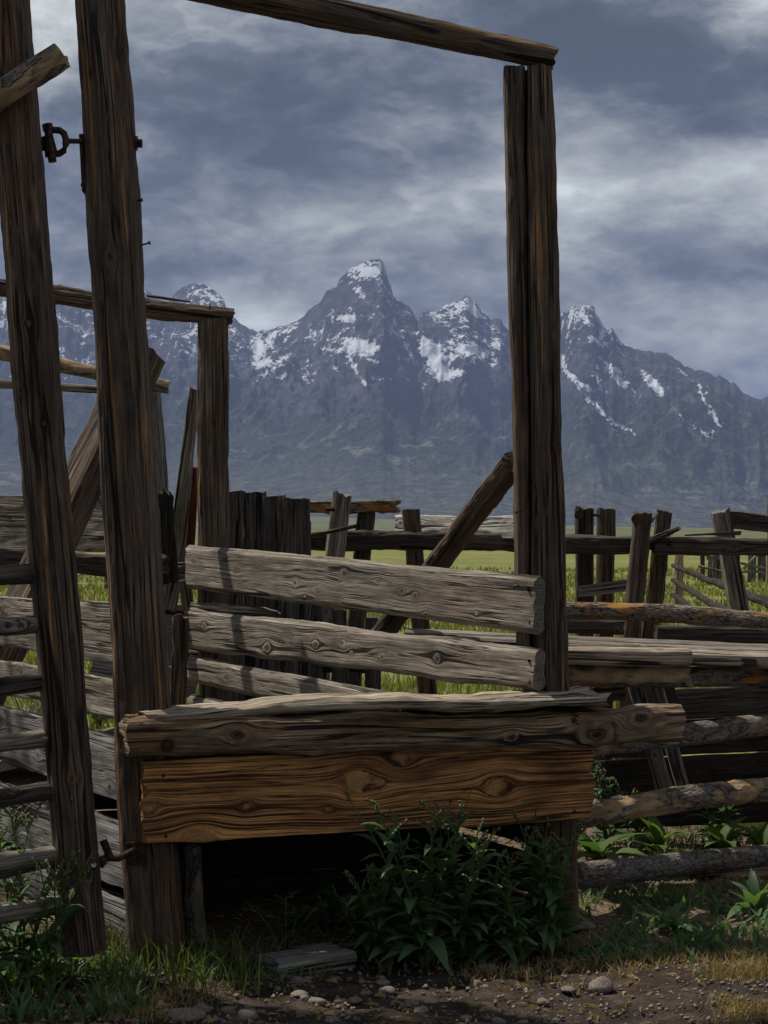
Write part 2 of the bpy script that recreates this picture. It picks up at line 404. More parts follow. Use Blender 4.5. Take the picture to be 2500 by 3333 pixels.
def frame(A, B, roll=0.0):
    X = (B - A).normalized()
    if abs(X.z) > .75:
        Y = Vector((0, 1, 0)); Y = (Y - X * Y.dot(X)).normalized(); Z = X.cross(Y)
    else:
        Z = Vector((0, 0, 1)); Z = (Z - X * Z.dot(X)).normalized(); Y = Z.cross(X)
    if roll:
        c, s = math.cos(roll), math.sin(roll); Y, Z = Y * c + Z * s, Z * c - Y * s
    M = Matrix.Identity(4)
    for i in range(3): M[i][0], M[i][1], M[i][2], M[i][3] = X[i], Y[i], Z[i], A[i]
    return M

_seed = [0]
def timber(name, parent, A, B, h, w=None, hB=None, wB=None, cr=None, mat='weathered_board', roll=0.0, bend=(0, 0), rough=.004,
           knots=5, kr=.014, klist=None, ragged=.008, wavy=.0, seg=.025, fine=False, label=None, cham=False):
    """one piece of wood from A to B. h across (local Z), w deep (local Y); the -Y face looks at the camera. cr: corner radius, None = round."""
    _seed[0] += 1; sd_ = _seed[0] * 3.71
    rg = np.random.default_rng(_seed[0])
    A, B = Vector(A), Vector(B); Lt = (B - A).length
    w = h if w is None else w; hB = h if hB is None else hB; wB = w if wB is None else wB
    hm, wm = (h + hB) / 2, (w + wB) / 2
    a, b = wm / 2, hm / 2
    r = min(a, b) * .999 if cr is None else min(cr, a * .98, b * .98)
    nf = max(1, int((b - r) / (.010 if fine else .022))); nt = max(1, int(2 * (a - r) / .03)); na = 7 if r > .02 else 3
    if fine: na = 10 if r > .02 else 4
    arc = [(i / na, None) for i in range(na + 1)] if not cham else [(q_, q_) for q_ in (0., .12, .88, 1.)]
    pts = []   # (y, z, s, ny, nz) for the upper half, front centre to back centre
    s = 0.0
    for i in range(nf): pts.append((-a, (b - r) * i / nf, s + (b - r) * i / nf, -1, 0))
    s = b - r
    for f_, ch_ in arc:
        t = math.pi / 2 * f_; cy, cz = (math.cos(t), math.sin(t)) if ch_ is None else (1 - ch_, ch_)
        pts.append((-(a - r) - r * cy, (b - r) + r * cz, s + r * t, -math.cos(t), math.sin(t)))
    s += r * math.pi / 2
    for i in range(1, nt): pts.append((-(a - r) + 2 * (a - r) * i / nt, b, s + 2 * (a - r) * i / nt, 0, 1))
    s += 2 * (a - r)
    for f_, ch_ in arc:
        t = math.pi / 2 * f_; cy, cz = (math.sin(t), math.cos(t)) if ch_ is None else (ch_, 1 - ch_)
        pts.append(((a - r) + r * cy, (b - r) + r * cz, s + r * t, math.sin(t), math.cos(t)))
    s += r * math.pi / 2
    for i in range(1, nf + 1): pts.append((a, (b - r) * (1 - i / nf), s + (b - r) * i / nf, 1, 0))
    up = np.array(pts); lo = up[::-1].copy(); lo[:, 1] *= -1; lo[:, 2] *= -1; lo[:, 4] *= -1
    ring = np.vstack([lo[:-1], up]) if abs(up[0, 1]) < 1e-9 else np.vstack([lo, up])
    n = len(ring); half = up[-1, 2]
    ns = max(4, min(200, int(Lt / (seg * (.6 if fine else 1)))))
    t = np.linspace(0, 1, ns + 1)[:, None]
    x = t * Lt * np.ones((1, n)); fh = (h + (hB - h) * t) / hm; fw = (w + (wB - w) * t) / wm
    y = ring[None, :, 0] * fw; z = ring[None, :, 1] * fh; S = ring[None, :, 2] * (fh + fw) / 2 + 0 * x
    ny, nz = ring[None, :, 3], ring[None, :, 4]
    # knots push the grain aside
    ks = [] if klist is None else list(klist)
    ks = [(a_, b_, c_ * .72 if mat == 'weathered_board' else c_) for a_, b_, c_ in ks]
    for i in range(knots): ks.append((rg.uniform(.03, .97) * Lt, rg.uniform(-half, half), kr * rg.uniform(.5, 1.5)))
    gv = S.copy(); kd = np.full_like(x, 9.0); bulge = np.zeros_like(x)
    wob = 1 + .25 * vnoise(x * 40, S * 40, sd_)
    for kx, kv, q in ks:
        ddx = (x - kx) / 1.5; ddv = S - kv; d2 = ddx ** 2 + ddv ** 2
        d = np.sqrt(d2) * wob
        gv -= ddv * np.clip(q * q * 1.7 / np.maximum(d2, q * q * .9), 0, 1) * np.exp(-d2 / (q * 7) ** 2)
        kd = np.minimum(kd, d / q); bulge += q * .10 * np.exp(-d2 / (1.3 * q) ** 2)
    disp = rough * (fbm(x * 2.2, S * 9, sd_, 4) + .5 * fbm(x * 14, S * 50, sd_ + 5, 2)) + bulge
    fib = rough * .35 * vnoise(x * 3, gv * 90, sd_ + 2)
    disp = disp + fib
    if wavy:
        edge = sstep(.55, 1.0, np.abs(ring[None, :, 1]) / b)
        disp = disp + edge * wavy * (fbm(x * 3.1, np.sign(ring[None, :, 1]) * 7.0 + 0 * x, sd_, 4) - .25)
    y = y + ny * disp; z = z + nz * disp
    e0, e1 = rg.uniform(-1, 1, 2)
    endn = ragged * (fbm(S * 25, 0 * x + e0, sd_, 3))
    x2 = x + np.where(t < .5, endn, -endn) * (np.exp(-t * ns / 2.0) + np.exp(-(1 - t) * ns / 2.0))
    bd_ = 4 * t * (1 - t)
    wig = rough * 1.4
    y = y + bend[0] * bd_ + wig * vnoise(t * Lt * 1.3, sd_, 1.) ; z = z + bend[1] * bd_ + wig * vnoise(t * Lt * 1.3, sd_, 5.)
    V = np.stack([x2, y, z], -1).reshape(-1, 3)
    G = np.stack([x, gv, np.full_like(x, sd_)], -1).reshape(-1, 3)
    KD = kd.ravel(); CAP = np.zeros(len(V))
    idx = np.arange((ns + 1) * n).reshape(ns + 1, n)
    q = np.stack([idx[:-1, :-1], idx[1:, :-1], idx[1:, 1:], idx[:-1, 1:]], -1).reshape(-1, 4)
    faces = q.tolist()
    Vs, Gs = [V], [G]; off = len(V)
    for end in (0, ns):
        rv = V[idx[end, :-1]]; c = rv.mean(0); m_ = len(rv)
        lay = [rv, c + (rv - c) * .55 + np.array([[(.35 if end == 0 else -.35) * ragged, 0, 0]]) * rg.uniform(-1, 1, (m_, 1))]
        for l in lay: Vs.append(l); Gs.append(np.column_stack([l[:, 1], l[:, 2], np.full(m_, sd_)]))
        Vs.append(c[None]); Gs.append(np.array([[c[1], c[2], sd_]]))
        o0, o1, cc = off, off + m_, off + 2 * m_
        for i in range(m_):
            j = (i + 1) % m_
            f1, f2 = [o0 + i, o0 + j, o1 + j, o1 + i], [o1 + i, o1 + j, cc]
            if end: f1.reverse(); f2.reverse()
            faces.append(f1); faces.append(f2)
        off += 2 * m_ + 1
    Vall = np.vstack(Vs); extra = len(Vall) - len(V)
    me = mesh_from(name, Vall, faces, mat, True, {'g': ('FLOAT_VECTOR', np.vstack(Gs)), 'kd': ('FLOAT', np.concatenate([KD, np.full(extra, 9.)])),
                                               'cap': ('FLOAT', np.concatenate([CAP, np.ones(extra)]))})
    o = link(name, me, frame(A, B, roll), parent)
    if label: o['label'] = label
    return o

def tp(name, parent, p1, p2, h1, h2=None, w=None, wB=None, **kw):
    """timber given by photo points (px, py, distance) and its height in photo pixels at both ends"""
    h2 = h1 if h2 is None else h2
    H1, H2 = h1 * p1[2] / F, h2 * p2[2] / F
    return timber(name, parent, P(*p1), P(*p2), H1, H1 if w is None else w, H2, (H2 if w is None else w) if wB is None else wB, **kw)

def rod(name, parent, pts, r, mat='rusty_iron', n=10, label=None, closed_ends=True):
    pts = [Vector(p) for p in pts]; V, Fc = [], []
    for i, p in enumerate(pts):
        d = (pts[min(i + 1, len(pts) - 1)] - pts[max(i - 1, 0)]).normalized()
        u = d.cross(Vector((.31, .2, .93))).normalized(); vv = d.cross(u)
        rr = r[i] if isinstance(r, (list, tuple)) else r
        for j in range(n):
            a = 2 * math.pi * j / n; V.append(p + (u * math.cos(a) + vv * math.sin(a)) * rr)
    for i in range(len(pts) - 1):
        for j in range(n): Fc.append([i * n + j, i * n + (j + 1) % n, (i + 1) * n + (j + 1) % n, (i + 1) * n + j])
    Fc.append(list(range(n))[::-1]); Fc.append([(len(pts) - 1) * n + j for j in range(n)])
    o = link(name, mesh_from(name, [tuple(v) for v in V], Fc, mat, len(pts) > 2), None, parent)
    if label: o['label'] = label
    return o

def nail(parent, px, py, d, dx, dy, name='nail'):
    a = P(px, py, d); b = P(px + dx, py + dy, d - .01); u = (b - a)
    return rod(name, parent, [a, b - u * .12, b - u * .1, b], [.0032, .0032, .007, .007], n=8)

def box(name, parent, c, sx, sy, sz, mat, M3=None, bev=.002):
    import bmesh
    bm = bmesh.new(); bmesh.ops.create_cube(bm, size=1.0)
    bmesh.ops.scale(bm, vec=(sx, sy, sz), verts=bm.verts)
    bmesh.ops.bevel(bm, geom=bm.edges[:], offset=bev, segments=2, affect='EDGES')
    me = bpy.data.meshes.new(name); bm.to_mesh(me); bm.free(); me.materials.append(MATS[mat])
    M = Matrix.Translation(c)
    if M3 is not None: M = M @ M3
    return link(name, me, M, parent)

# ------------------------------------------------------------------ ground
xs = np.concatenate([-np.geomspace(.02, 1, 70)[::-1], [0], np.geomspace(.02, 1, 70)])
ys = np.concatenate([np.linspace(-6, 3.8, 14), np.linspace(4, 16, 150), np.geomspace(16.3, 26000, 130)])
GX = np.zeros((len(ys), 161)); un = np.linspace(-1, 1, 161)
for i, yy in enumerate(ys):
    hw = 6 + max(0, yy) * .95
    GX[i] = np.sign(un) * np.abs(un) ** 1.6 * hw
GY = np.repeat(ys[:, None], 161, 1); GZ = ground_z(GX, GY) + .012 * fbm(GX * 9, GY * 9, 2., 3) * (1 - sstep(14, 22, GY))
idx = np.arange(GX.size).reshape(GX.shape)
q = np.stack([idx[:-1, :-1], idx[:-1, 1:], idx[1:, 1:], idx[1:, :-1]], -1).reshape(-1, 4)
tag(link('ground', mesh_from('ground', np.stack([GX, GY, GZ], -1).reshape(-1, 3), q.tolist(), 'ground_soil')), 'dirt yard running out into a green meadow and the valley plain', 'ground', kind='structure')

# ------------------------------------------------------------------ mountains
SKY = [(-2600, 1250), (-1900, 1120), (-1300, 1010), (-900, 1060), (-600, 930), (-300, 985), (-100, 940), (0, 966), (40, 950), (90, 960), (140, 940), (180, 926), (197, 921), (215, 932), (300, 962), (400, 950), (470, 940),
       (485, 952), (505, 968), (545, 985), (562, 968), (575, 950), (592, 936), (612, 926), (640, 918), (662, 922), (690, 938), (715, 958), (728, 975), (737, 1003), (752, 1026), (782, 1052), (812, 1070), (840, 1080),
       (866, 1076), (920, 1060), (962, 1046), (990, 1028), (1004, 1006), (1040, 985), (1053, 962), (1062, 945), (1080, 936), (1096, 930), (1104, 908), (1122, 890), (1150, 866), (1180, 853), (1206, 846), (1214, 842), (1238, 843),
       (1248, 852), (1254, 878), (1262, 908), (1272, 928), (1280, 964), (1292, 980), (1312, 985), (1332, 1000), (1347, 1022), (1356, 1046), (1364, 1036), (1378, 1015), (1396, 1011), (1428, 1018), (1434, 1000), (1450, 992),
       (1464, 994), (1480, 982), (1502, 976), (1518, 961), (1530, 970), (1546, 986), (1566, 1010), (1590, 1030), (1600, 1041), (1615, 1037), (1628, 1033), (1640, 1055), (1660, 1076), (1720, 1100), (1790, 1070), (1812, 1040), (1822, 1024),
       (1850, 1018), (1860, 1003), (1874, 997), (1882, 1010), (1888, 1012), (1895, 993), (1915, 992), (1934, 998), (1941, 1025), (1954, 1040), (1966, 1066), (1982, 1078), (1994, 1068), (2005, 1085), (2021, 1112), (2060, 1130), (2092, 1138),
       (2130, 1147), (2170, 1150), (2200, 1170), (2230, 1193), (2245, 1197), (2290, 1206), (2330, 1224), (2345, 1222), (2380, 1248), (2388, 1242), (2420, 1275), (2450, 1292), (2478, 1302), (2500, 1288), (2600, 1300), (2800, 1370), (3200, 1420), (4200, 1480), (5200, 1560)]
SK = np.array(SKY, float)
colx = np.concatenate([np.linspace(-2600, -260, 120), np.linspace(-250, 2750, 860), np.linspace(2770, 5200, 110)])
skl = np.interp(colx, SK[:, 0], SK[:, 1])
skl = skl + 3.0 * fbm(colx / 14., 0 * colx, 2.0, 3) + 2.0 * fbm(colx / 120., 0 * colx, 9.0, 2)
yc = 14000 - 1700 * sstep(1700, 1900, colx) + 500 * (1 - sstep(500, 900, colx)) + 350 * np.sin(colx / 260.)
y0 = 8600 + 300 * np.sin(colx / 400.)
rows = 300
t = np.linspace(0, 1.0, rows)[:, None]
U = (colx - 1250)[None] / F
Yc = yc[None]; Y0 = y0[None]
Y = Y0 + (Yc - Y0) * t
Hc = (HZ - skl)[None] / F * Yc + EYE
prof = .30 * t + .70 * t ** 2.6
Xw = U * Y
base = ground_z(U * Y0, Y0 + 0 * U) - 8
wx = Xw + 420 * fbm(Xw / 1500, Y / 1500, 4., 3)
wy = Y + 300 * fbm(Xw / 1200, Y / 1200, 8., 3)
big = ridged(wx / 1500, wy / 4200, 1.5, 4, .5) - 1.05
med = ridged(wx / 520, wy / 1300, 3.5, 4, .55) - 1.05
fin = fbm(Xw / 130, Y / 170, 2.2, 4, .55)
env = np.sin(np.pi * np.clip(t, 0, 1)) ** .8
top = sstep(1.0, .90, t)
H = base + (Hc - base) * prof + env * top * (330 * big * sstep(.15, .65, t) + 210 * med * sstep(.42, .75, t)) + 46 * fin * sstep(.25, .7, t) * top
H = np.minimum(H, base + (Hc - base) * np.maximum(t, .02) ** .9 * 1.0)
# rock walls steeper below the summits: keep everything under the sight line to the crest
lim = EYE + (Hc - EYE) / Yc * Y
H = np.where(t < .995, np.minimum(H, lim - (1 - t) * 55), H)
tb = np.linspace(0, 1, 26)[1:, None]
Yb = Yc + tb * 2600; Hb = Hc * (1 - tb ** 1.2 * 1.0) - 30 * tb
Hb = np.minimum(Hb, EYE + (Hc - EYE) / Yc * Yb - 60 * tb)
Y = np.vstack([Y, Yb]); H = np.vstack([H, Hb]); Xw = U * Y
PX = np.repeat(colx[None], len(Y), 0); PY = HZ - (H - EYE) / Y * F
# snow: fields seen on the faces, as stretched spots (px, py, half length, half width, angle deg, weight)
SN = [(1195, 880, 62, 30, 5, 1.), (1240, 870, 16, 45, 0, .5), (1140, 905, 25, 14, -30, .8), (1170, 950, 25, 12, 35, .9), (1245, 950, 30, 14, 20, .6), (1125, 1035, 36, 12, -3, 1.1), (1082, 1030, 7, 24, 0, .9), (1150, 1020, 24, 10, 60, .8),
      (1290, 1045, 40, 18, -20, .6), (1320, 1020, 40, 10, 30, .8), (1225, 1020, 26, 10, 10, .6), (1280, 1060, 12, 40, 15, .8), (1095, 1100, 22, 14, -30, .8), (1175, 1125, 62, 22, 8, 1.15), (1100, 1140, 44, 9, 5, 1.), (1130, 1135, 14, 20, 0, 1.1), (1150, 1190, 8, 52, -27, 1.),
      (1180, 1240, 8, 26, -30, 1.), (1185, 1157, 32, 8, 0, 1.), (1215, 1178, 24, 7, 20, .9), (1095, 1198, 18, 11, 10, .8), (1245, 1232, 30, 9, 5, .9), (1320, 1125, 16, 22, 10, .8), (1305, 1160, 22, 14, 20, .7), (1340, 1150, 8, 40, -30, .9), (1320, 1228, 26, 6, 10, .7), (1305, 1075, 18, 7, 15, .8), (1350, 1085, 16, 9, -20, .8),
      (1385, 1125, 20, 34, -20, 1.2), (1420, 1165, 32, 48, -15, 1.25), (1440, 1215, 44, 20, 8, 1.25), (1490, 1215, 26, 12, -15, 1.2), (1460, 1160, 30, 14, -10, 1.), (1520, 1140, 40, 24, 0, 1.2), (1570, 1155, 42, 14, -18, 1.), (1500, 1152, 26, 8, 25, .9), (1490, 1090, 36, 9, 28, 1.), (1510, 1040, 18, 8, 50, .9),
      (1545, 1012, 42, 14, 30, 1.1), (1495, 1000, 20, 12, 40, 1.), (1420, 1027, 30, 10, 10, 1.), (1450, 1055, 22, 8, 20, .7), (1585, 1060, 18, 7, 10, .7), (1620, 1120, 36, 16, -10, .9), (1640, 1090, 24, 10, -20, .8), (1600, 1180, 30, 10, -30, .8), (1565, 1215, 14, 5, -20, .8), (1380, 1252, 10, 8, 0, .8),
      (845, 1130, 30, 46, 5, 1.0), (855, 1180, 40, 16, -5, 1.05), (890, 1200, 58, 9, -35, 1.), (915, 1170, 44, 9, -35, .9), (900, 1085, 52, 7, -20, 1.), (930, 1100, 26, 10, -60, .8), (880, 1110, 20, 18, 0, .9), (925, 1220, 30, 8, -35, .9), (870, 1215, 18, 8, -30, .8), (765, 1075, 28, 8, 18, 1.), (760, 1225, 30, 6, 18, .9), (770, 1155, 22, 6, 40, .7),
      (640, 950, 22, 14, 0, .9), (690, 965, 30, 9, 40, 1.), (610, 965, 10, 18, 20, .7), (660, 985, 22, 7, 15, .8), (530, 1090, 4, 44, 5, .9), (578, 1020, 20, 6, 10, .7), (20, 990, 20, 34, 30, .9), (205, 1030, 6, 16, 10, .9), (235, 1040, 18, 6, -35, .8), (285, 1025, 18, 7, 30, .9), (305, 1055, 22, 7, -30, 1.), (215, 1062, 14, 5, -10, .8), (250, 1105, 10, 5, -20, .8), (272, 1115, 8, 12, 35, .8), (245, 1150, 5, 14, 20, .7), (30, 1075, 20, 6, 45, .7),
      (1905, 1035, 9, 26, -25, 1.), (1870, 1045, 10, 14, 20, .8), (1925, 1010, 8, 16, 0, .7), (1850, 1075, 20, 6, 20, .8), (1890, 1070, 18, 6, 40, .8), (1945, 1115, 34, 10, 25, 1.), (1955, 1095, 10, 30, 25, 1.), (1885, 1140, 12, 14, 0, .8), (2020, 1115, 26, 6, 30, .9), (2030, 1150, 20, 6, 40, .7), (1995, 1200, 36, 12, 38, 1.1), (2025, 1245, 46, 11, 38, 1.1), (1975, 1185, 8, 20, -15, .9), (1990, 1220, 40, 9, 20, .8), (2035, 1215, 18, 7, -20, .8),
      (1832, 1180, 8, 34, -25, 1.), (1860, 1225, 48, 6, 52, 1.1), (1895, 1250, 52, 8, 35, 1.), (1945, 1235, 6, 24, -20, 1.), (1945, 1200, 8, 22, 0, .8), (1950, 1335, 66, 7, 50, 1.15), (2015, 1380, 50, 5, 32, 1.1), (1980, 1320, 4, 30, -15, .7), (2095, 1215, 20, 9, 50, .9), (2125, 1245, 36, 14, 35, 1.1), (2150, 1275, 16, 16, 0, 1.), (2170, 1260, 16, 5, -30, .8), (2175, 1310, 30, 4, 48, .8), (2215, 1350, 14, 5, 40, .9),
      (2275, 1400, 44, 6, 32, 1.1), (2318, 1412, 7, 14, 20, 1.), (2290, 1290, 5, 44, -20, 1.05), (2325, 1350, 5, 40, -27, 1.05), (2350, 1385, 10, 4, 0, .8), (2302, 1270, 3, 22, 5, .9), (2215, 1205, 44, 5, 40, .9), (2180, 1180, 26, 6, 20, .7), (1880, 1110, 16, 5, 30, .7), (2070, 1170, 14, 5, 30, .7), (2105, 1290, 16, 4, 35, .7), (2075, 1310, 14, 4, 35, .8)]
snow = np.zeros_like(PX)
wpx = PX + 5 * fbm(PX / 22, PY / 22, 4., 3); wpy = PY + 5 * fbm(PX / 22, PY / 22, 7., 3)
for sx, sy, la, lb, ang, wt in SN:
    ca, sa = math.cos(R(ang)), math.sin(R(ang))
    m_ = (np.abs(PX - sx) < la + lb + 40) & (np.abs(PY - sy) < la + lb + 40)
    ux, uy = wpx[m_] - sx, wpy[m_] - sy
    dd = np.sqrt(((ux * ca + uy * sa) / la) ** 2 + ((-ux * sa + uy * ca) / lb) ** 2)
    edge = min(la, lb)
    val = wt * np.clip(.47 + (1 - dd) * (.12 + min(edge, 16) / 16. * .28), 0, .80)
    snow[m_] = np.maximum(snow[m_], val)
alt = H
gul = np.vstack([-(med - med.mean()) / med.std(), np.zeros((25, med.shape[1]))])
spk = .33 * sstep(800, 1350, alt) + .085 * gul * sstep(750, 1000, alt) + .18 * fbm(Xw / 260, Y / 260 + H / 130, 6., 4) * sstep(800, 1200, alt)
snow = np.maximum(snow, np.clip(spk, 0, .56))
fl = np.interp(PX, [-600, 0, 500, 800, 950, 1200, 1350, 1500, 1600, 1850, 2000, 2150, 2300, 2500, 3000], [1180, 1180, 1200, 1280, 1360, 1330, 1262, 1300, 1270, 1290, 1320, 1290, 1260, 1330, 1420])
forest = np.clip(.5 + (PY - fl) / 130., 0, 1)
low = sstep(1400, 1600, PY) - .9 * sstep(1672, 1700, PY + (PX - 1200) * -.035)  # where colour is lightened in place of haze, cut back at the foot
idx = np.arange(Y.size).reshape(Y.shape)
q = np.stack([idx[:-1, :-1], idx[:-1, 1:], idx[1:, 1:], idx[1:, :-1]], -1).reshape(-1, 4)
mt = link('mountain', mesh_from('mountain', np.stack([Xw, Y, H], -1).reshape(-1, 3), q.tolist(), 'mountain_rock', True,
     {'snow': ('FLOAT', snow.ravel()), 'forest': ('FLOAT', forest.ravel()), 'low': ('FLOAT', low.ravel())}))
tag(mt, 'jagged blue grey mountain range streaked with snow behind the meadow', 'mountain range', kind='structure')

# ------------------------------------------------------------------ haze
me = bpy.data.meshes.new('haze')
X0, X1, Y0_, Y1, Z0, Z1 = -30000, 30000, -400, 30000, -80, 2300
me.from_pydata([(X0, Y0_, Z0), (X1, Y0_, Z0), (X1, Y1, Z0), (X0, Y1, Z0), (X0, Y0_, Z1), (X1, Y0_, Z1), (X1, Y1, Z1), (X0, Y1, Z1)], [],
               [(0, 3, 2, 1), (4, 5, 6, 7), (0, 1, 5, 4), (1, 2, 6, 5), (2, 3, 7, 6), (3, 0, 4, 7)])
hm_ = bpy.data.materials.new('haze'); hm_.use_nodes = True; hm_.node_tree.nodes.clear(); hk = NT(hm_.node_tree)
pv = hk.n('ShaderNodeVolumePrincipled'); pv.inputs['Color'].default_value = (.40, .52, .90, 1); pv.inputs['Density'].default_value = 3.8e-5
ho = hk.n('ShaderNodeOutputMaterial'); hk.L.new(pv.outputs[0], ho.inputs['Volume'])
me.materials.append(hm_)
hz = link('haze', me); tag(hz, 'thin blue haze filling the valley air', 'haze', kind='stuff')

# ================================================================== the loading chute
ch = thing('loading_chute', P(1150, 2900, 7.6) * 1.0, 'weathered timber cattle loading chute with tall gate frame and orange front plank', 'loading chute')
ch.location.z = 0; WM[ch] = Matrix.Translation(ch.location)
# tall front frame
pb = tp('front_post', ch, (319, -110, 6.65), (510, 3150, 6.65), 157, 182, mat='post_wood', rough=.006, knots=14, kr=.012, fine=True, cr=.07, label='thick dark brown front post beside the swing gate')
tp('front_post', ch, (1675, 226, 7.2), (1705, 2160, 7.2), 66, 40, w=.15, mat='post_wood', rough=.004, knots=8, kr=.010, fine=True, cr=.03, label='narrow split off side of the tall bare front post')
tp('front_post', ch, (1750, 226, 7.17), (1815, 3020, 7.22), 84, 134, w=.15, wB=.19, mat='post_wood', rough=.005, knots=10, kr=.012, fine=True, cr=.045, label='wide side of the split front post under the header log')
tp('post_core', ch, (1712, 240, 7.24), (1770, 2900, 7.26), 90, 110, w=.08, mat='charred_shade_wood', knots=0)  # black core paints the shade inside the split
tp('header_log', ch, (255, -134, 6.65), (1800, 190, 7.2), 116, 82, mat='header_wood', rough=.006, knots=12, kr=.012, fine=True, bend=(0, -.006), ragged=.02)
# heavy front sill
fb = tp('front_beam', ch, (405, 2406, 6.46), (2196, 2345, 7.2), 136, 119, w=.15, mat='beam_wood', cham=True, cr=.022, rough=.011, wavy=.010, ragged=.015, fine=True, knots=4, kr=.012, bend=(0, -.006),
        klist=[(.40, .01, .026), (1.50, -.02, .018), (1.86, -.02, .045), (2.05, .04, .03)])
for bx_, by_ in ((1868, 2342), (545, 2425)):
    c = P(bx_, by_, 6.46 + (bx_ - 405) / 1791 * .74 - .078)
    rod('bolt', fb, [c + Vector((0, .02, 0)), c + Vector((0, -.004, 0))], .024)
    rod('bolt', fb, [c, c + Vector((0, -.018, 0))], .012, n=6)
tp('cap_log', ch, (448, 2320, 6.56), (1937, 2269, 7.14), 46, 48, w=.26, mat='cap_wood', cham=True, cr=.018, rough=.007, wavy=.010, ragged=.03, fine=True, knots=4, kr=.012)
tp('front_plank', ch, (468, 2611, 6.50), (1917, 2539, 7.08), 272, 252, w=.045, mat='orange_plank', cr=.006, rough=.0025, ragged=.02, wavy=.006, fine=True, knots=0,
   klist=[(.815, .040, .034), (.985, .135, .034), (1.385, -.005, .032), (.70, -.055, .012), (.20, -.145, .034), (.90, .03, .014), (.02, -.02, .02), (.38, -.03, .016)])
for nx, ny_ in ((532, 2525), (540, 2722), (1862, 2445), (1870, 2640)):
    c = P(nx, ny_, 6.50 + (nx - 468) / 1449 * .58 - .03); rod('nail', ch, [c + Vector((0, .02, 0)), c + Vector((0, -.003, 0))], .006, n=8)
# inner face of the wall on the right of the ramp
def wall_r(y1, y2, h1, h2, x1=616, x2=1757, **kw):
    kw.setdefault('mat', 'weathered_board')
    return tp('side_board', ch, (x1, y1, 9.72), (x2, y2, 7.0), h1, h2, w=.05, cr=.021, cham=True, rough=.002, fine=True, seg=.03, **kw)
wall_r(1844, 1971, 143, 192, knots=0, ragged=.008, wavy=.003, label='top board of the ramp wall, bright along its upper edge',
       klist=[(.10, .03, .016), (.12, -.08, .016), (.35, -.07, .014), (.62, .02, .018), (.88, .06, .012), (1.25, -.02, .022), (1.48, -.05, .022), (1.72, .05, .024), (2.02, .03, .014), (2.22, .0, .02), (2.33, -.015, .022), (2.42, -.09, .016), (2.75, .06, .01), (2.8, -.06, .012), (1.35, -.08, .012), (.5, .08, .01)])
wall_r(2046, 2180, 138, 142, knots=0, ragged=.008, wavy=.007, label='second board of the ramp wall with a torn upper edge',
       klist=[(.24, .03, .022), (.62, .02, .02), (.95, -.045, .034), (1.2, .03, .014), (1.45, .0, .024), (1.7, .02, .022), (1.78, -.02, .014), (2.05, -.02, .02), (2.5, .0, .026), (2.8, .04, .012)])
wall_r(2176, 2405, 86, 130, knots=7, ragged=.01, x1=621, label='third board of the ramp wall dipping behind the front sill')
wall_r(2290, 2530, 62, 95, knots=4, x1=624)
wall_r(2420, 2690, 100, 135, knots=4, x1=628, mat='charred_shade_wood')  # this and the next two are blackened in colour in place of shade
wall_r(2530, 2850, 100, 135, knots=4, x1=632, mat='charred_shade_wood')
wall_r(2620, 2985, 80, 115, knots=4, x1=634, mat='charred_shade_wood')
tp('splinter_strip', ch, (632, 1968, 9.70), (905, 1997, 9.1), 22, 16, w=.03, mat='weathered_board', cr=.006, rough=.008, knots=0, ragged=.03, wavy=.01)
nail(ch, 1708, 1655, 7.1, -30, 14); nail(ch, 1690, 1905, 6.95, -18, 8)
for nx, ny_, dd in ((640, 1800, 9.66), (645, 1880, 9.66), (1722, 1915, 7.02), (1728, 2025, 7.02), (640, 2000, 9.66), (1725, 2150, 7.02), (1728, 2220, 7.02), (648, 2150, 9.66), (650, 2215, 9.66)):
    c = P(nx, ny_, dd); rod('nail', ch, [c + Vector((0, .06, 0)), c + Vector((-.004, -.012, 0))], .0065, n=8)
# wall on the left of the ramp, seen from outside
LD = Vector((-.5215, .853, 0)); L0 = Vector((-.955, 6.80, 0))
for zc, hh, t0, t1, tl in ((1.205, .228, .05, 2.5, .0), (.957, .145, .05, 2.5, .0), (.690, .25, .0, 2.5, .0), (.355, .255, -.02, 2.5, .0), (.10, .17, -.02, 2.5, .0)):
    A = L0 + LD * t1 + Vector((0, 0, zc + random.uniform(-.01, .01))); B = L0 + LD * t0 + Vector((0, 0, zc))
    timber('side_board', ch, A, B, hh, .045, cr=.006, mat='weathered_board' if zc > .8 else 'grey_plank', rough=.003, knots=12, kr=.018, wavy=.008, fine=True, seg=.03)
# far frame
tp('rear_post', ch, (690, 1042, 9.87), (700, 2720, 9.87), 96, 108, mat='post_wood', rough=.006, cr=.06, knots=8, kr=.012, fine=True, label='rear post carrying the far crossbar')
tp('rear_post', ch, (-330, 905, 9.42), (-320, 2760, 9.42), 100, 110, mat='post_wood', knots=6)
tp('crossbar', ch, (-372, 880, 9.42), (750, 1031, 9.87), 64, 56, mat='header_wood', rough=.008, knots=8, kr=.010, fine=True, bend=(0, -.01), ragged=.02)
tp('splinter', ch, (480, 962, 9.72), (618, 981, 9.72), 10, 6, mat='dark_rail', knots=0, rough=.003, seg=.01)
nail(ch, 683, 1008, 9.8, 0, -20)
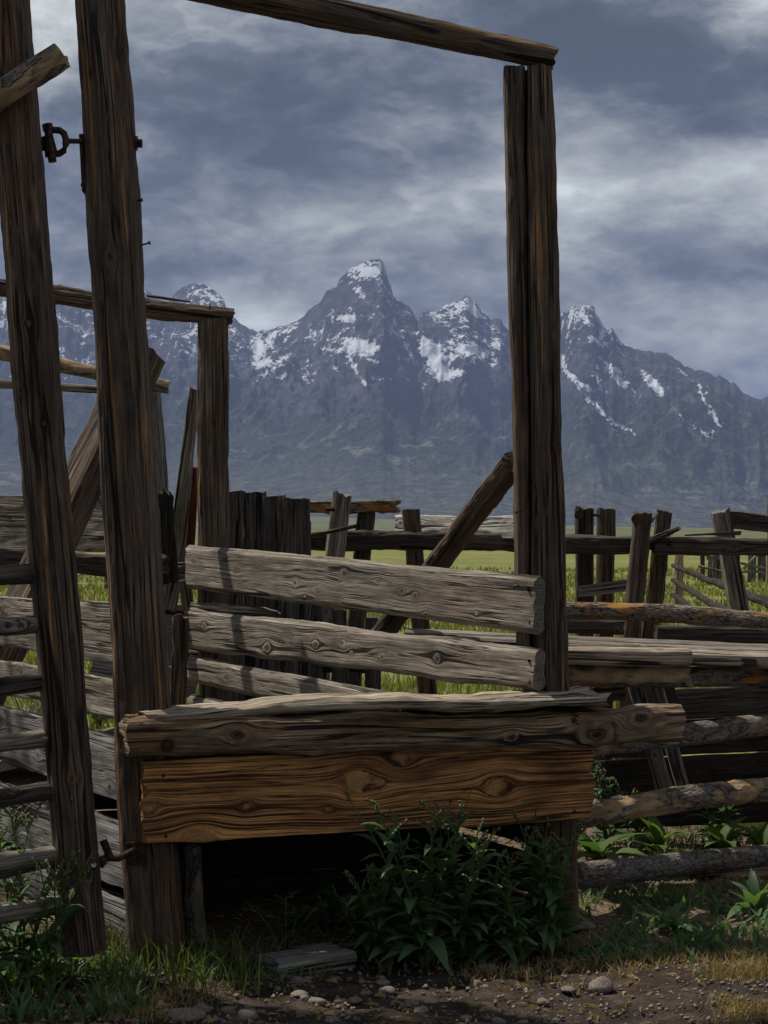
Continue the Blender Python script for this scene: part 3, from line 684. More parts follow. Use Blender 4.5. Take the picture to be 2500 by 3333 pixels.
# braces
tp('brace_log', ch, (1672, 1505, 7.28), (1205, 2115, 9.0), 82, 70, mat='header_wood', rough=.006, knots=6, fine=True, label='diagonal brace leaning against the split front post')
tp('brace_beam', ch, (470, 1150, 8.95), (-60, 2270, 8.2), 105, 110, mat='post_wood', roll=R(38), cr=.012, rough=.006, knots=5, fine=True, label='diagonal squared beam crossing behind both dark posts')
tp('prop_plank', ch, (632, 1262, 10.05), (566, 1905, 10.2), 26, 66, w=.05, mat='weathered_board', cr=.008, knots=4, label='grey prop plank leaning behind the rear post')
tp('prop_plank', ch, (630, 1520, 10.15), (596, 1900, 10.25), 40, 56, w=.04, mat='red_plank', cr=.006, knots=2, label='reddish prop plank behind the rear post')
tp('prop_foot', ch, (572, 1890, 9.95), (553, 1985, 9.95), 36, 44, w=.05, mat='weathered_board', cr=.008, knots=1)
tp('prop_foot', ch, (598, 1890, 10.05), (612, 1985, 10.05), 36, 40, w=.05, mat='weathered_board', cr=.008, knots=1)
# ramp floor
for i in range(6):
    f_ = (i + .5) / 6
    A = Vector((-.86 + 1.40 * f_, 6.72 + .42 * f_, .885)); B = A + Vector((-1.60, 2.62, -.62))
    timber('floor_plank', ch, A, B, .05, .235, cr=.006, mat='grey_plank', knots=3, seg=.08)
for i in range(4):
    zz_ = .075 + .15 * i
    timber('under_shade_board', ch, Vector((-1.25, 7.35, zz_)), Vector((.15, 7.85, zz_)), .145, .04, cr=.006, mat='charred_shade_wood', knots=2)  # added boards, coloured black to stand in for shade below the ramp
# stacked log stub under the sill
us = tp('under_post', ch, (632, 2755, 6.95), (640, 3120, 6.95), 58, 60, mat='bark_grey', rough=.006, knots=0)

# ================================================================== swing gate on the left
gt = thing('swing_gate', Vector((-1.15, 6.35, 0)), 'dark pole gate hinged at far left, swung open towards the viewer', 'gate')
ga = tp('gate_stile', gt, (17, -40, 6.35), (277, 3098, 6.35), 150, 138, mat='post_wood', rough=.006, cr=.055, knots=14, kr=.012, fine=True)
for ry, th, bn in ((1868, 58, .0), (2027, 62, .006), (2216, 56, -.008), (2392, 62, .005), (2574, 60, .012), (2770, 66, .010), (2798, 30, .0), (2932, 62, .01)):
    ex = 17 + (ry + 40) * .0829
    ky = HZ + (ry - HZ) * 6.38 / 5.75 + 14
    tp('gate_rail', gt, (-420, ky, 5.75), (ex - 30, ry, 6.36), th * 1.15, th, mat='dark_rail' if th < 61 else 'weathered_board', rough=.006, bend=(0, bn), knots=6, fine=True, seg=.03)
tp('gate_brace', gt, (-220, 462, 6.2), (206, 180, 6.22), 92, 82, mat='bark_pale', rough=.006, knots=3, fine=True, ragged=.012, label='short bark-stripped brace log poking past the gate stile')
# upper hinge
D = 6.42
hg = rod('hinge', gt, [P(128, 470, D), P(141, 470, D)], .024, n=14, label='rusty iron clevis hinge near the top')
rod('hinge_pin', hg, [P(155, 406, D - .01), P(171, 527, D - .01)], .0155, n=12)
rod('hinge_pin_head', hg, [P(153, 404, D - .01), P(157, 424, D - .01)], .020, n=6)
rod('eye_bolt', hg, [P(130, 472, D), P(160, 470, D)], .010)
rod('eye_collar', hg, [P(152, 445, D), P(168, 500, D)], .023, n=14)
rod('clevis', hg, [P(145, 430, D), P(170, 423, D), P(193, 424, D), P(208, 434, D), P(214, 452, D), P(214, 472, D), P(208, 490, D), P(193, 500, D), P(170, 502, D), P(148, 502, D)], .0125, n=12)
rod('hinge_rod', hg, [P(212, 459, D), P(270, 460, 6.60), P(440, 466, 6.66)], .0095)
rod('hinge_nut', hg, [P(430, 466, 6.65), P(447, 467, 6.65)], .028, n=14)
rod('hinge_nut', hg, [P(447, 467, 6.65), P(463, 467, 6.65)], .016, n=6)
sp = box('hinge_strap', hg, P(272, 535, 6.62), .014, .06, .215, 'rusty_iron', Matrix.Rotation(R(-3), 4, 'Y'))
nail(gt, 284, 602, 6.6, -20, 0); nail(ch, 448, 653, 6.6, 14, -2); nail(ch, 460, 798, 6.6, 28, -8)
# lower hinge
D = 6.40
hl = rod('hinge', gt, [P(306, 2815, 6.26), P(306, 2815, 6.30)], .020, n=14, label='rusty iron pin hinge near the ground')
rod('washer_bolt', hl, [P(305, 2815, 6.245), P(305, 2815, 6.27)], .010, mat='bright_bolt', n=6)
rod('hinge_pin', hl, [P(336, 2734, D), P(360, 2796, D)], .014, n=12)
rod('hinge_rod', hl, [P(320, 2800, D), P(352, 2792, D), P(385, 2794, D), P(410, 2782, 6.46), P(436, 2768, 6.50)], .0125, n=10)
rod('eye_collar', hl, [P(326, 2795, D), P(346, 2812, D)], .022, n=12)
box('hinge_strap', hl, P(445, 2778, 6.545), .08, .012, .085, 'rusty_iron', Matrix.Rotation(R(15), 4, 'Z'))

# ================================================================== pens on the left behind the gate
pf = thing('pen_fence', Vector((-1.6, 9.9, 0)), 'grey plank pen fence with pole rails seen between the two dark posts', 'fence')
tp('fence_board', pf, (-260, 1692, 11.0), (500, 1710, 9.95), 168, 184, w=.04, mat='weathered_board', cr=.005, rough=.004, knots=6, kr=.02, fine=True)
tp('fence_rail', pf, (-240, 1806, 9.75), (545, 1846, 9.8), 72, 66, w=.09, mat='dark_rail', cr=.03, rough=.012, wavy=.02, knots=3, fine=True, ragged=.03)
tp('fence_board', pf, (340, 1868, 10.1), (618, 1868, 10.1), 84, 80, w=.04, mat='weathered_board', cr=.006, rough=.006, wavy=.03, knots=3, kr=.02, fine=True)
tp('fence_board', pf, (-200, 1990, 10.3), (624, 2016, 10.3), 96, 92, w=.04, mat='weathered_board', cr=.006, rough=.004, knots=5, fine=True)
tp('fence_board', pf, (300, 2170, 10.2), (640, 2228, 10.2), 88, 88, w=.04, mat='grey_plank', cr=.006, knots=3)
tp('fence_board', pf, (300, 2290, 10.2), (640, 2330, 10.2), 60, 60, w=.04, mat='grey_plank', cr=.006, knots=3)
tp('fence_pole', pf, (-120, 1120, 10.9), (548, 1262, 10.9), 50, 42, mat='bark_pale', rough=.006, knots=2, fine=True, label='bark-patched pole end jutting past the dark post')
tp('fence_pole', pf, (-200, 1240, 11.0), (505, 1279, 11.0), 30, 28, mat='weathered_board', rough=.003, knots=2, fine=True)
tp('fence_post', pf, (492, 1230, 11.1), (566, 2585, 11.1), 60, 110, mat='grey_plank', rough=.004, knots=6, fine=True, label='pale leaning post')
tp('fence_post', pf, (538, 1612, 9.93), (548, 1885, 9.93), 52, 62, mat='charred_shade_wood', cr=.02, rough=.012, knots=0, fine=True, ragged=.03, label='charred black stub hanging on the pen fence')
tp('fence_post', pf, (578, 2006, 9.3), (582, 2700, 9.35), 42, 50, mat='header_wood', cr=.012, rough=.012, knots=2, fine=True, ragged=.02)
tp('fence_post', pf, (-150, 1560, 9.9), (-150, 2680, 9.9), 70, 74, mat='post_wood', knots=4)

# ================================================================== upright slab fence
sf_ = thing('slab_fence', P(880, 2630, 10.35), 'row of dark upright slabs standing behind the ramp wall boards', 'fence')
sf_.location.z = 0; WM[sf_] = Matrix.Translation(sf_.location)
for cx, wd, ty, mt_ in ((768, 44, 1601, 'slab_wood'), (794, 22, 1600, 'weathered_board'), (835, 70, 1602, 'slab_wood'), (881, 52, 1616, 'slab_wood'), (913, 24, 1613, 'weathered_board'), (962, 88, 1623, 'slab_wood'),
                     (1022, 44, 1960, 'slab_wood'), (1100, 55, 1985, 'slab_wood'), (1210, 50, 2010, 'slab_wood')):
    dd = 10.35 + random.uniform(-.05, .05)
    tp('slab', sf_, (cx, ty, dd), (cx + random.uniform(2, 9), 2650, dd), wd, wd * 1.04, w=.045, mat=mt_, cr=.012, rough=.005, knots=3, fine=True, ragged=.008)
tp('backing_rail', sf_, (745, 1720, 10.5), (1010, 1725, 10.5), 60, w=.07, mat='charred_shade_wood', cr=.02, knots=2)
tp('backing_rail', sf_, (600, 2150, 10.5), (1240, 2160, 10.5), 60, w=.07, mat='charred_shade_wood', cr=.02, knots=2)

# ================================================================== post and rail fence behind
rf = thing('rail_fence', P(1700, 2590, 10.8), 'old post and rail fence with paired posts crossing behind the chute', 'fence')
rf.location.z = 0; WM[rf] = Matrix.Translation(rf.location)
def fpost(x1, y1, x2, y2, w1, w2=None, d=10.8, mat='header_wood', **kw):
    # run the post down the same line to the ground
    yb = HZ + EYE * F / d + 12; xb = x1 + (x2 - x1) * (yb - y1) / (y2 - y1); w2 = w2 or w1 * 1.08
    return tp('fence_post', rf, (x1, y1, d), (xb, yb, d), w1, w2, mat=mat, rough=.006, knots=5, kr=.012, fine=True, ragged=.015, **kw)
fpost(1116, 1610, 1092, 1812, 58, cr=.02, mat='weathered_board', d=10.75)
fpost(1196, 1645, 1180, 1818, 56, cr=.02, mat='dark_rail', d=11.0)
fpost(1334, 1660, 1350, 1830, 56, d=11.35, mat='header_wood', cr=.02)
fpost(1905, 1657, 1905, 1945, 57, d=10.9, mat='dark_rail', cr=.022)
fpost(1969, 1656, 1968, 1945, 58, d=11.0, mat='header_wood')
fpost(2092, 1668, 2068, 1955, 57, d=10.45, mat='post_wood', cr=.02)
fpost(2160, 1662, 2130, 1960, 52, d=10.8, mat='header_wood', cr=.02)
fpost(2348, 1664, 2408, 1985, 54, d=11.0, mat='weathered_board', cr=.022)
fpost(2590, 1660, 2600, 1985, 58, d=11.0, mat='post_wood')
tp('fence_rail', rf, (990, 1758, 10.9), (1694, 1764, 10.9), 64, 62, mat='dark_rail', rough=.01, knots=6, fine=True, cr=.035, wavy=.008)
tp('fence_rail', rf, (1676, 1780, 10.75), (2085, 1771, 10.7), 60, 58, w=.1, mat='dark_rail', cr=.022, rough=.008, knots=4, fine=True)
tp('fence_rail', rf, (2130, 1774, 10.65), (2600, 1776, 10.7), 60, 58, w=.1, mat='dark_rail', cr=.02, rough=.008, knots=4, fine=True)
tp('fence_rail', rf, (985, 1650, 11.0), (1292, 1651, 10.95), 52, 58, w=.09, mat='bark_orange', cr=.03, rough=.016, wavy=.03, knots=0, fine=True, ragged=.06, label='rotten top rail with flaking brown wood')
tp('fence_board', rf, (1292, 1711, 11.75), (1690, 1716, 10.75), 64, 76, w=.04, mat='bleached_board', cr=.005, knots=4, fine=True, label='pale sunlit board')
tp('fence_board', rf, (2362, 1694, 11.05), (2600, 1714, 11.0), 54, 56, w=.05, mat='dark_rail', cr=.008, rough=.008, knots=3, fine=True)
tp('broken_rail', rf, (2102, 1772, 10.6), (2204, 1730, 10.58), 30, 18, mat='dark_rail', rough=.012, knots=0, ragged=.05, fine=True)
tp('broken_rail', rf, (2085, 1780, 10.66), (2190, 1778, 10.62), 44, 28, mat='charred_shade_wood', rough=.016, knots=0, ragged=.05, fine=True)
tp('fence_rail', rf, (1690, 2036, 10.2), (2030, 2040, 10.2), 50, 50, w=.07, mat='dark_rail', cr=.02, knots=4, fine=True)
tp('fence_rail', rf, (2135, 2062, 10.2), (2600, 2070, 10.2), 52, 52, w=.07, mat='dark_rail', cr=.02, knots=4, fine=True)
tp('slat', rf, (1880, 1925, 10.7), (2070, 1900, 10.7), 36, 40, w=.03, mat='grey_plank', cr=.005, knots=1)
tp('slat', rf, (2230, 1742, 10.75), (2410, 1735, 10.72), 6, 14, w=.05, mat='dark_rail', cr=.004, knots=0)
rod('wire_rod', rf, [P(1000, 1742, 10.7), P(1060, 1733, 10.6), P(1160, 1712, 10.6)], .012)
rod('bolt', rf, [P(1060, 1657, 10.66), P(1092, 1657, 10.66)], .014, n=8)
rod('bolt', rf, [P(1928, 1676, 10.85), P(1952, 1678, 10.9)], .009, n=8)
rod('bolt', rf, [P(1885, 1677, 10.8), P(1885, 1677, 10.84)], .028, n=14)
rod('bolt', rf, [P(2070, 1690, 10.36), P(2070, 1690, 10.42)], .028, n=14)
tp('bolt_wood', rf, (2122, 1700, 10.4), (2142, 1672, 10.6), 14, 14, mat='header_wood', knots=0)

# ================================================================== plank catwalk and log pile on the right
cw = thing('plank_catwalk', Vector((1.1, 8.1, 0)), 'sunlit plank walkway resting on bark covered logs right of the split post', 'walkway')
def walk(x1, x2, d, y1, y2, wd, th=.05, mat='weathered_board', **kw):
    A = P(x1, y1, d); B = P(x2, y2, d + .02)
    return timber('walk_plank', cw, A, B, th, wd, cr=.012, cham=True, mat=mat, rough=.003, knots=4, fine=True, seg=.03, **kw)
walk(1318, 2600, 8.50, 2062, 2117, .20, .035)
walk(1480, 2600, 8.20, 2082, 2128, .20, .03)
walk(1700, 2232, 7.86, 2130, 2136, .24, .075, mat='cap_wood')
walk(2222, 2600, 7.90, 2138, 2152, .24, .060, mat='cap_wood')
for bx_ in (1910, 2440):
    A = P(bx_, 2150, 7.78); B = P(bx_, 2150, 8.62); A.z = B.z = 1.022
    timber('bearer', cw, A, B, .05, .07, cr=.01, mat='dark_rail', knots=1, seg=.08)
tp('support_log', cw, (1700, 2192, 7.86), (2246, 2190, 7.84), 78, 74, mat='bark_pale', rough=.008, knots=2, fine=True, ragged=.02)
tp('support_log', cw, (2226, 2200, 7.92), (2640, 2188, 7.95), 70, 76, mat='bark_orange', rough=.010, knots=1, fine=True, ragged=.02)
tp('upper_log', cw, (1690, 1976, 9.1), (2640, 2028, 9.3), 60, 56, mat='bark_orange', rough=.006, knots=3, fine=True, label='long log with bark and orange patches above the planks')
tp('walk_leg', cw, (2062, 2200, 8.3), (2168, 2590, 8.45), 44, 52, w=.06, mat='grey_plank', cr=.01, knots=2, fine=True)
tp('walk_leg', cw, (2122, 2200, 8.45), (2226, 2575, 8.55), 38, 40, w=.05, mat='grey_plank', cr=.01, knots=2, fine=True)
tp('walk_leg', cw, (2160, 2200, 8.3), (2235, 2420, 8.35), 34, 40, w=.05, mat='dark_rail', cr=.01, knots=1, fine=True)
tp('walk_leg', cw, (2640, 2000, 9.2), (2650, 2740, 9.2), 60, 62, mat='post_wood', knots=2)
tp('walk_leg', cw, (1730, 2010, 9.2), (1730, 2740, 9.2), 60, 62, mat='post_wood', knots=2)
for yy, hh, x0 in ((2290, 100, 2180), (2404, 118, 1960), (2522, 112, 1950), (2636, 110, 1950)):  # lower rows are added, their black colour standing in for deep shade
    tp('side_board', cw, (x0, yy + 6, 9.1), (2660, yy - 26, 9.4), hh, hh, w=.045, mat='dark_rail' if yy < 2300 else 'charred_shade_wood', cr=.008, rough=.004, knots=4, fine=True)
tp('side_board', cw, (1900, 2262, 9.3), (2030, 2255, 9.3), 50, 50, w=.04, mat='dark_rail', cr=.006, knots=1)

# ================================================================== three log rails beside the chute
lr = thing('log_rails', Vector((.8, 7.4, 0)), 'three stacked horizontal log rails running right from the chute corner', 'fence')
tp('log_rail', lr, (1850, 2428, 7.30), (2640, 2340, 8.7), 78, 62, mat='bark_grey', rough=.006, knots=3, fine=True, label='uppermost grey log rail')
tp('log_rail', lr, (1850, 2652, 7.30), (2640, 2553, 8.7), 90, 66, mat='bark_pale', rough=.008, knots=4, fine=True, label='middle log rail with bare pale patches')
tp('log_rail', lr, (1868, 2850, 7.32), (2640, 2764, 8.7), 88, 66, mat='bark_grey', rough=.005, knots=3, fine=True, label='lowest grey log rail just above the dirt')
tp('rail_post', lr, (2640, 2300, 8.7), (2645, 2820, 8.7), 90, 94, mat='post_wood', knots=3)

# ================================================================== pole gate and picket fence in the meadow
pg = thing('pole_fence', P(2207, 1993, 36.), 'pale round post in the meadow with three dark rails slanting down to it', 'fence')
pg.location.z = 0; WM[pg] = Matrix.Translation(pg.location)
tp('fence_post', pg, (2212, 1778, 36), (2203, 2000, 36), 30, 33, mat='pale_post', rough=.006, knots=2, fine=True)
E0 = P(2207, 1842, 35.9); E1 = P(2575, 2000, 14.5)
for zz_, r_ in ((.945, .055), (.645, .06), (.36, .055)):
    A = Vector((E0.x - .1, E0.y, zz_)); B = Vector((E1.x, E1.y, zz_ + .01))
    timber('fence_rail', pg, A, B, r_ * 1.6, mat='charred_shade_wood', rough=.008, knots=4, seg=.2, ragged=.05)
timber('fence_post', pg, Vector((E1.x + .08, E1.y, 1.25)), Vector((E1.x + .08, E1.y, -.1)), .2, mat='pale_post', knots=2)
pk = thing('picket_fence', P(2400, 1900, 58.), 'far broken picket fence of grey slats in the meadow', 'fence')
pk.location.z = 0; WM[pk] = Matrix.Translation(pk.location)
for i, px_i in enumerate((2288, 2309, 2325, 2342, 2360, 2380, 2398, 2440, 2452, 2474, 2488, 2500, 2516, 2534, 2552)):
    d_ = 58 + random.uniform(-.2, .2); yb = HZ + EYE * F / d_ + 4
    tp('picket', pk, (px_i + random.uniform(-4, 8), 1768 + random.uniform(-8, 26), d_), (px_i, yb, d_), 14, 15, w=.05, mat=('post_wood' if i in (0, 13) else 'grey_plank'), cr=.01, knots=1, seg=.1)
for x1, y1, x2, y2 in ((2272, 1842, 2362, 1864), (2360, 1862, 2492, 1862), (2278, 1800, 2348, 1822), (2410, 1832, 2490, 1848), (2300, 1818, 2352, 1794), (2420, 1850, 2470, 1800), (2492, 1862, 2570, 1850)):
    tp('picket_rail', pk, (x1, y1, 57.6), (x2, y2, 57.6), 9, 8, mat='weathered_board', knots=1, rough=.01, seg=.15)
tp('tall_pole', pk, (2502, 1610, 56), (2498, 1905, 56), 9, 10, mat='pale_post', knots=1, seg=.3)

# ================================================================== plank, stones on the ground
g0 = GP(858, 3190); g1 = GP(1110, 3150)
bl_ = timber('loose_plank', None, g0 + Vector((0, .10, .028)), g1 + Vector((0, .10, .034)), .062, .20, cr=.006, mat='grey_plank', rough=.004, knots=1, fine=True, ragged=.03)
tag(bl_, 'short grey offcut of thick plank lying in the dirt below the chute', 'plank')
rp = GP(2260, 2870)
o_ = timber('loose_plank', None, rp + Vector((0, 0, .02)), rp + Vector((1.1, .35, .03)), .04, .13, cr=.005, mat='beam_wood', rough=.005, knots=1, fine=True, ragged=.03)
tag(o_, 'brown loose plank lying on the gravel behind the lowest log rail', 'plank')

def stone_mesh(i):
    n_, m_ = 14, 10; V, Fc = [], []
    r0 = np.random.default_rng(100 + i)
    fl_ = r0.uniform(.45, .7); el_ = r0.uniform(1.0, 1.5)
    for a in range(m_ + 1):
        th = math.pi * a / m_
        for b in range(n_):
            ph = 2 * math.pi * b / n_
            d = np.array([math.sin(th) * math.cos(ph), math.sin(th) * math.sin(ph), math.cos(th)])
            s_ = 1 + .22 * float(fbm(d[0] * 1.3 + i * 9, d[1] * 1.3, d[2] * 1.3, 3))
            V.append((d[0] * s_ * el_ * .5, d[1] * s_ * .5, d[2] * s_ * fl_ * .5))
    for a in range(m_):
        for b in range(n_): Fc.append([a * n_ + b, a * n_ + (b + 1) % n_, (a + 1) * n_ + (b + 1) % n_, (a + 1) * n_ + b][::-1])
    return mesh_from('stone', V, Fc, 'river_stone')
SM = [stone_mesh(i) for i in range(6)]
def stone(px, py, size, i, label, group=None):
    c = GP(px, py); M = Matrix.Translation(c + Vector((0, 0, size * .12))) @ Matrix.Rotation(random.uniform(0, 6.28), 4, 'Z') @ Matrix.Scale(size, 4)
    tag(link('cobblestone', SM[i % 6], M), label, 'stone', group)
named = [((2072, 2912), .11, 'large tan cobble beside the lowest log rail'), ((2000, 2890), .07, 'round cobble next to the post below the log rail'),
         ((1905, 3020), .08, 'reddish brown cobble in shade near the chute corner post'), ((2118, 3008), .075, 'pale cobble left of the small dark rosette plant'),
         ((378, 3285), .10, 'grey cobble among low dry weeds at lower left'), ((610, 3326), .09, 'large rounded cobble at the very bottom edge of the picture'),
         ((655, 3292), .06, 'grey cobble near the bottom edge below the gate post'), ((810, 3318), .07, 'dark cobble near the bottom edge below the loose plank'),
         ((975, 3240), .055, 'whitish cobble in front of the loose plank'), ((1243, 3188), .055, 'orange brown cobble between loose plank and tall weed'),
         ((1260, 3212), .05, 'light grey cobble under the tall weed'), ((1585, 3140), .055, 'pale angular stone between the two tall weeds'), ((1955, 3200), .09, 'dark stone half sunk in the shaded dirt below the chute corner')]
for i, ((sx, sy), sz, lab) in enumerate(named): stone(sx, sy, sz, i, lab)
for i in range(60):
    if i < 34: sx, sy = random.uniform(1890, 2490), random.uniform(2760, 2960)
    else: sx, sy = random.uniform(300, 1900), random.uniform(3170, 3325)
    stone(sx, sy, random.uniform(.022, .05), i, 'small loose cobble scattered on the gravel by the log rails' if i < 34 else 'small loose pebble scattered on the shaded dirt in front of the chute', 'small cobbles by the log rails' if i < 34 else 'pebbles in front of the chute')
# fine gravel
def gravel(name, n_, xr, yr, smin, smax, label):
    tet = np.array([[1, 0, 0], [-.5, .87, 0], [-.5, -.87, 0], [.1, .1, .7], [.05, 0, -.5]])
    tf = [[0, 1, 3], [1, 2, 3], [2, 0, 3], [1, 0, 4], [2, 1, 4], [0, 2, 4]]
    V, Fc = [], []
    xs_ = RNG.uniform(*xr, n_); ys_ = RNG.uniform(*yr, n_); zs_ = ground_z(xs_, ys_) + .008
    for i in range(n_):
        a = RNG.uniform(0, 6.28); s_ = RNG.uniform(smin, smax) * RNG.uniform(.5, 1)
        c_, s2 = math.cos(a), math.sin(a); q_ = tet * s_ * RNG.uniform(.6, 1.3, (5, 3))
        q_ = np.column_stack([q_[:, 0] * c_ - q_[:, 1] * s2, q_[:, 0] * s2 + q_[:, 1] * c_, q_[:, 2]]) + (xs_[i], ys_[i], zs_[i])
        o0 = len(V); V += [tuple(v) for v in q_]; Fc += [[o0 + k_ for k_ in f] for f in tf]
    tag(link(name, mesh_from(name, V, Fc, 'river_stone')), label, 'gravel', kind='stuff')
gravel('gravel', 9000, (-1.7, 2.4), (5.4, 9.6), .005, .018, 'fine gravel and chips strewn over the dirt yard')

# ================================================================== grasses
def blades(name, X, Yv, hgt, wid, lean, mat, label, zoff=0.0, cat='grass'):
    n_ = len(X); Z = ground_z(X, Yv) + zoff
    a = RNG.uniform(0, 2 * np.pi, n_); la = RNG.uniform(0, 2 * np.pi, n_); ll = lean * RNG.uniform(.3, 1.3, n_) * hgt
    wx, wy = np.cos(a) * wid / 2, np.sin(a) * wid / 2; lx, ly = np.cos(la) * ll, np.sin(la) * ll
    b = np.stack([X, Yv, Z], -1); V = np.zeros((n_, 5, 3))
    V[:, 0] = b - np.stack([wx, wy, 0 * wx], -1); V[:, 1] = b + np.stack([wx, wy, 0 * wx], -1)
    mid = b + np.stack([lx * .35, ly * .35, hgt * .6], -1)
    V[:, 2] = mid + .7 * np.stack([wx, wy, 0 * wx], -1); V[:, 3] = mid - .7 * np.stack([wx, wy, 0 * wx], -1)
    V[:, 4] = b + np.stack([lx, ly, hgt], -1)
    i0 = np.arange(n_) * 5
    Fc = np.stack([i0, i0 + 1, i0 + 2, i0 + 3], -1).tolist() + np.stack([i0 + 3, i0 + 2, i0 + 4], -1).tolist()
    tag(link(name, mesh_from(name, V.reshape(-1, 3), Fc, mat, False)), label, cat, kind='stuff')
# meadow
n_ = 52000
Yv = 13 * (75 / 13.) ** RNG.uniform(0, 1, n_); Xv = RNG.uniform(-.27, .27, n_) * Yv
keep = fbm(Xv * .5, Yv * .35, 5., 3) > -.55; Xv, Yv = Xv[keep], Yv[keep]
blades('meadow_grass', Xv, Yv, RNG.uniform(.06, .19, len(Xv)), .006 + .0009 * Yv, .5, 'meadow_grass', 'tall yellow green meadow grass beyond the fences')
def clump_pts(cs, per, rad):
    X, Yq = [], []
    for (cx, cy), n2 in zip(cs, per):
        c = GP(cx, cy); X += list(RNG.normal(c.x, rad, n2)); Yq += list(RNG.normal(c.y, rad, n2))
    return np.array(X), np.array(Yq)
# bottom left corner and below the chute
cs = [(random.uniform(-60, 420), random.uniform(3080, 3340)) for _ in range(24)] + [(random.uniform(420, 860), random.uniform(3110, 3250)) for _ in range(20)]
X, Yq = clump_pts(cs, [20] * len(cs), .04)
blades('grass', X, Yq, RNG.uniform(.05, .17, len(X)), .006, .6, 'green_grass', 'green grass tufts around the gate post and below the sill')
cs = [(random.uniform(1880, 2540), random.uniform(2930, 3130)) for _ in range(70)] + [(random.uniform(-60, 480), random.uniform(3090, 3330)) for _ in range(60)] + [(random.uniform(480, 1300), random.uniform(3080, 3200)) for _ in range(26)]
X, Yq = clump_pts(cs, [9] * len(cs), .035)
blades('undergrowth', X, Yq, RNG.uniform(.025, .085, len(X)), RNG.uniform(.010, .026, len(X)), 1.1, 'weed_leaf', 'low broad leafed undergrowth around the gate post', 0.0, 'undergrowth')
cs = [(random.uniform(2000, 2500), random.uniform(2790, 2960)) for _ in range(22)] + [(random.uniform(1900, 2500), random.uniform(2650, 2760)) for _ in range(30)] + [(random.uniform(2350, 2560), random.uniform(2620, 2720)) for _ in range(14)]
X, Yq = clump_pts(cs, [30] * len(cs), .07)
blades('grass', X, Yq, RNG.uniform(.03, .10, len(X)), .006, .8, 'green_grass', 'short grass growing through the gravel by the log rails')
cs = [(random.uniform(2330, 2540), random.uniform(3110, 3190)) for _ in range(20)] + [(random.uniform(2350, 2540), random.uniform(3270, 3340)) for _ in range(12)] + [(random.uniform(380, 640), random.uniform(3230, 3330)) for _ in range(16)] + [(random.uniform(1500, 2450), random.uniform(3060, 3200)) for _ in range(26)]
X, Yq = clump_pts(cs, [40] * len(cs), .05)
blades('dry_grass', X, Yq, RNG.uniform(.015, .05, len(X)), .005, 1.0, 'dry_grass', 'low dry yellow grass patches on the dirt')
X = RNG.uniform(-1.6, 2.6, 2600); Yq = RNG.uniform(5.5, 9.8, 2600)
blades('straw', X, Yq, RNG.uniform(.006, .014, 2600), .05, 1.0, 'dry_grass', 'bits of straw and bark litter on the ground', .002, 'litter')

# ================================================================== weeds
def leaf_mesh(i, wid, droop, mat, fold=.12):
    n_ = 9; V, Fc = [], []
    for k_ in range(n_ + 1):
        t_ = k_ / n_; wv_ = wid * (math.sin(math.pi * t_ ** .8) ** .9 if 0 < t_ < 1 else 0.02) * .5
        yy = t_; zz_ = .28 * math.sin(t_ * 1.6) - droop * t_ * t_
        rp_ = .03 * math.sin(t_ * 19 + i)
        V += [(-wv_, yy, zz_ + fold * wv_ * 2 + rp_ * wid), (0, yy, zz_), (wv_, yy, zz_ + fold * wv_ * 2 - rp_ * wid)]
    for k_ in range(n_):
        o0 = k_ * 3; Fc += [[o0, o0 + 1, o0 + 4, o0 + 3], [o0 + 1, o0 + 2, o0 + 5, o0 + 4]]
    return mesh_from('leaf', V, Fc, mat)
LM = {m_: [leaf_mesh(i, wd, dr, m_) for i, (wd, dr) in enumerate(((.30, .25), (.26, .4), (.34, .5), (.24, .15), (.3, .65)) if m_ == 'weed_leaf' else ((.36, .45), (.32, .7), (.40, .6), (.34, .9), (.38, .3)))] for m_ in ('weed_leaf', 'rosette_leaf')}
def put_leaf(root, p, az, pitch, L_, mat):
    M = Matrix.Translation(p) @ Matrix.Rotation(az, 4, 'Z') @ Matrix.Rotation(pitch, 4, 'X') @ Matrix.Rotation(random.uniform(-.3, .3), 4, 'Y') @ Matrix.Scale(L_, 4)
    return link('leaf', random.choice(LM[mat]), M, root)
def buds(name, root, pts, r_, mat):
    V, Fc = [], []
    oc = [(1, 0, 0), (-1, 0, 0), (0, 1, 0), (0, -1, 0), (0, 0, 1), (0, 0, -1)]
    of = [(0, 2, 4), (2, 1, 4), (1, 3, 4), (3, 0, 4), (2, 0, 5), (1, 2, 5), (3, 1, 5), (0, 3, 5)]
    for p in pts:
        s_ = r_ * random.uniform(.6, 1.3); o0 = len(V)
        V += [(p.x + c[0] * s_, p.y + c[1] * s_, p.z + c[2] * s_ * 1.2) for c in oc]; Fc += [[o0 + k_ for k_ in f] for f in of]
    return link(name, mesh_from(name, V, Fc, mat), None, root)
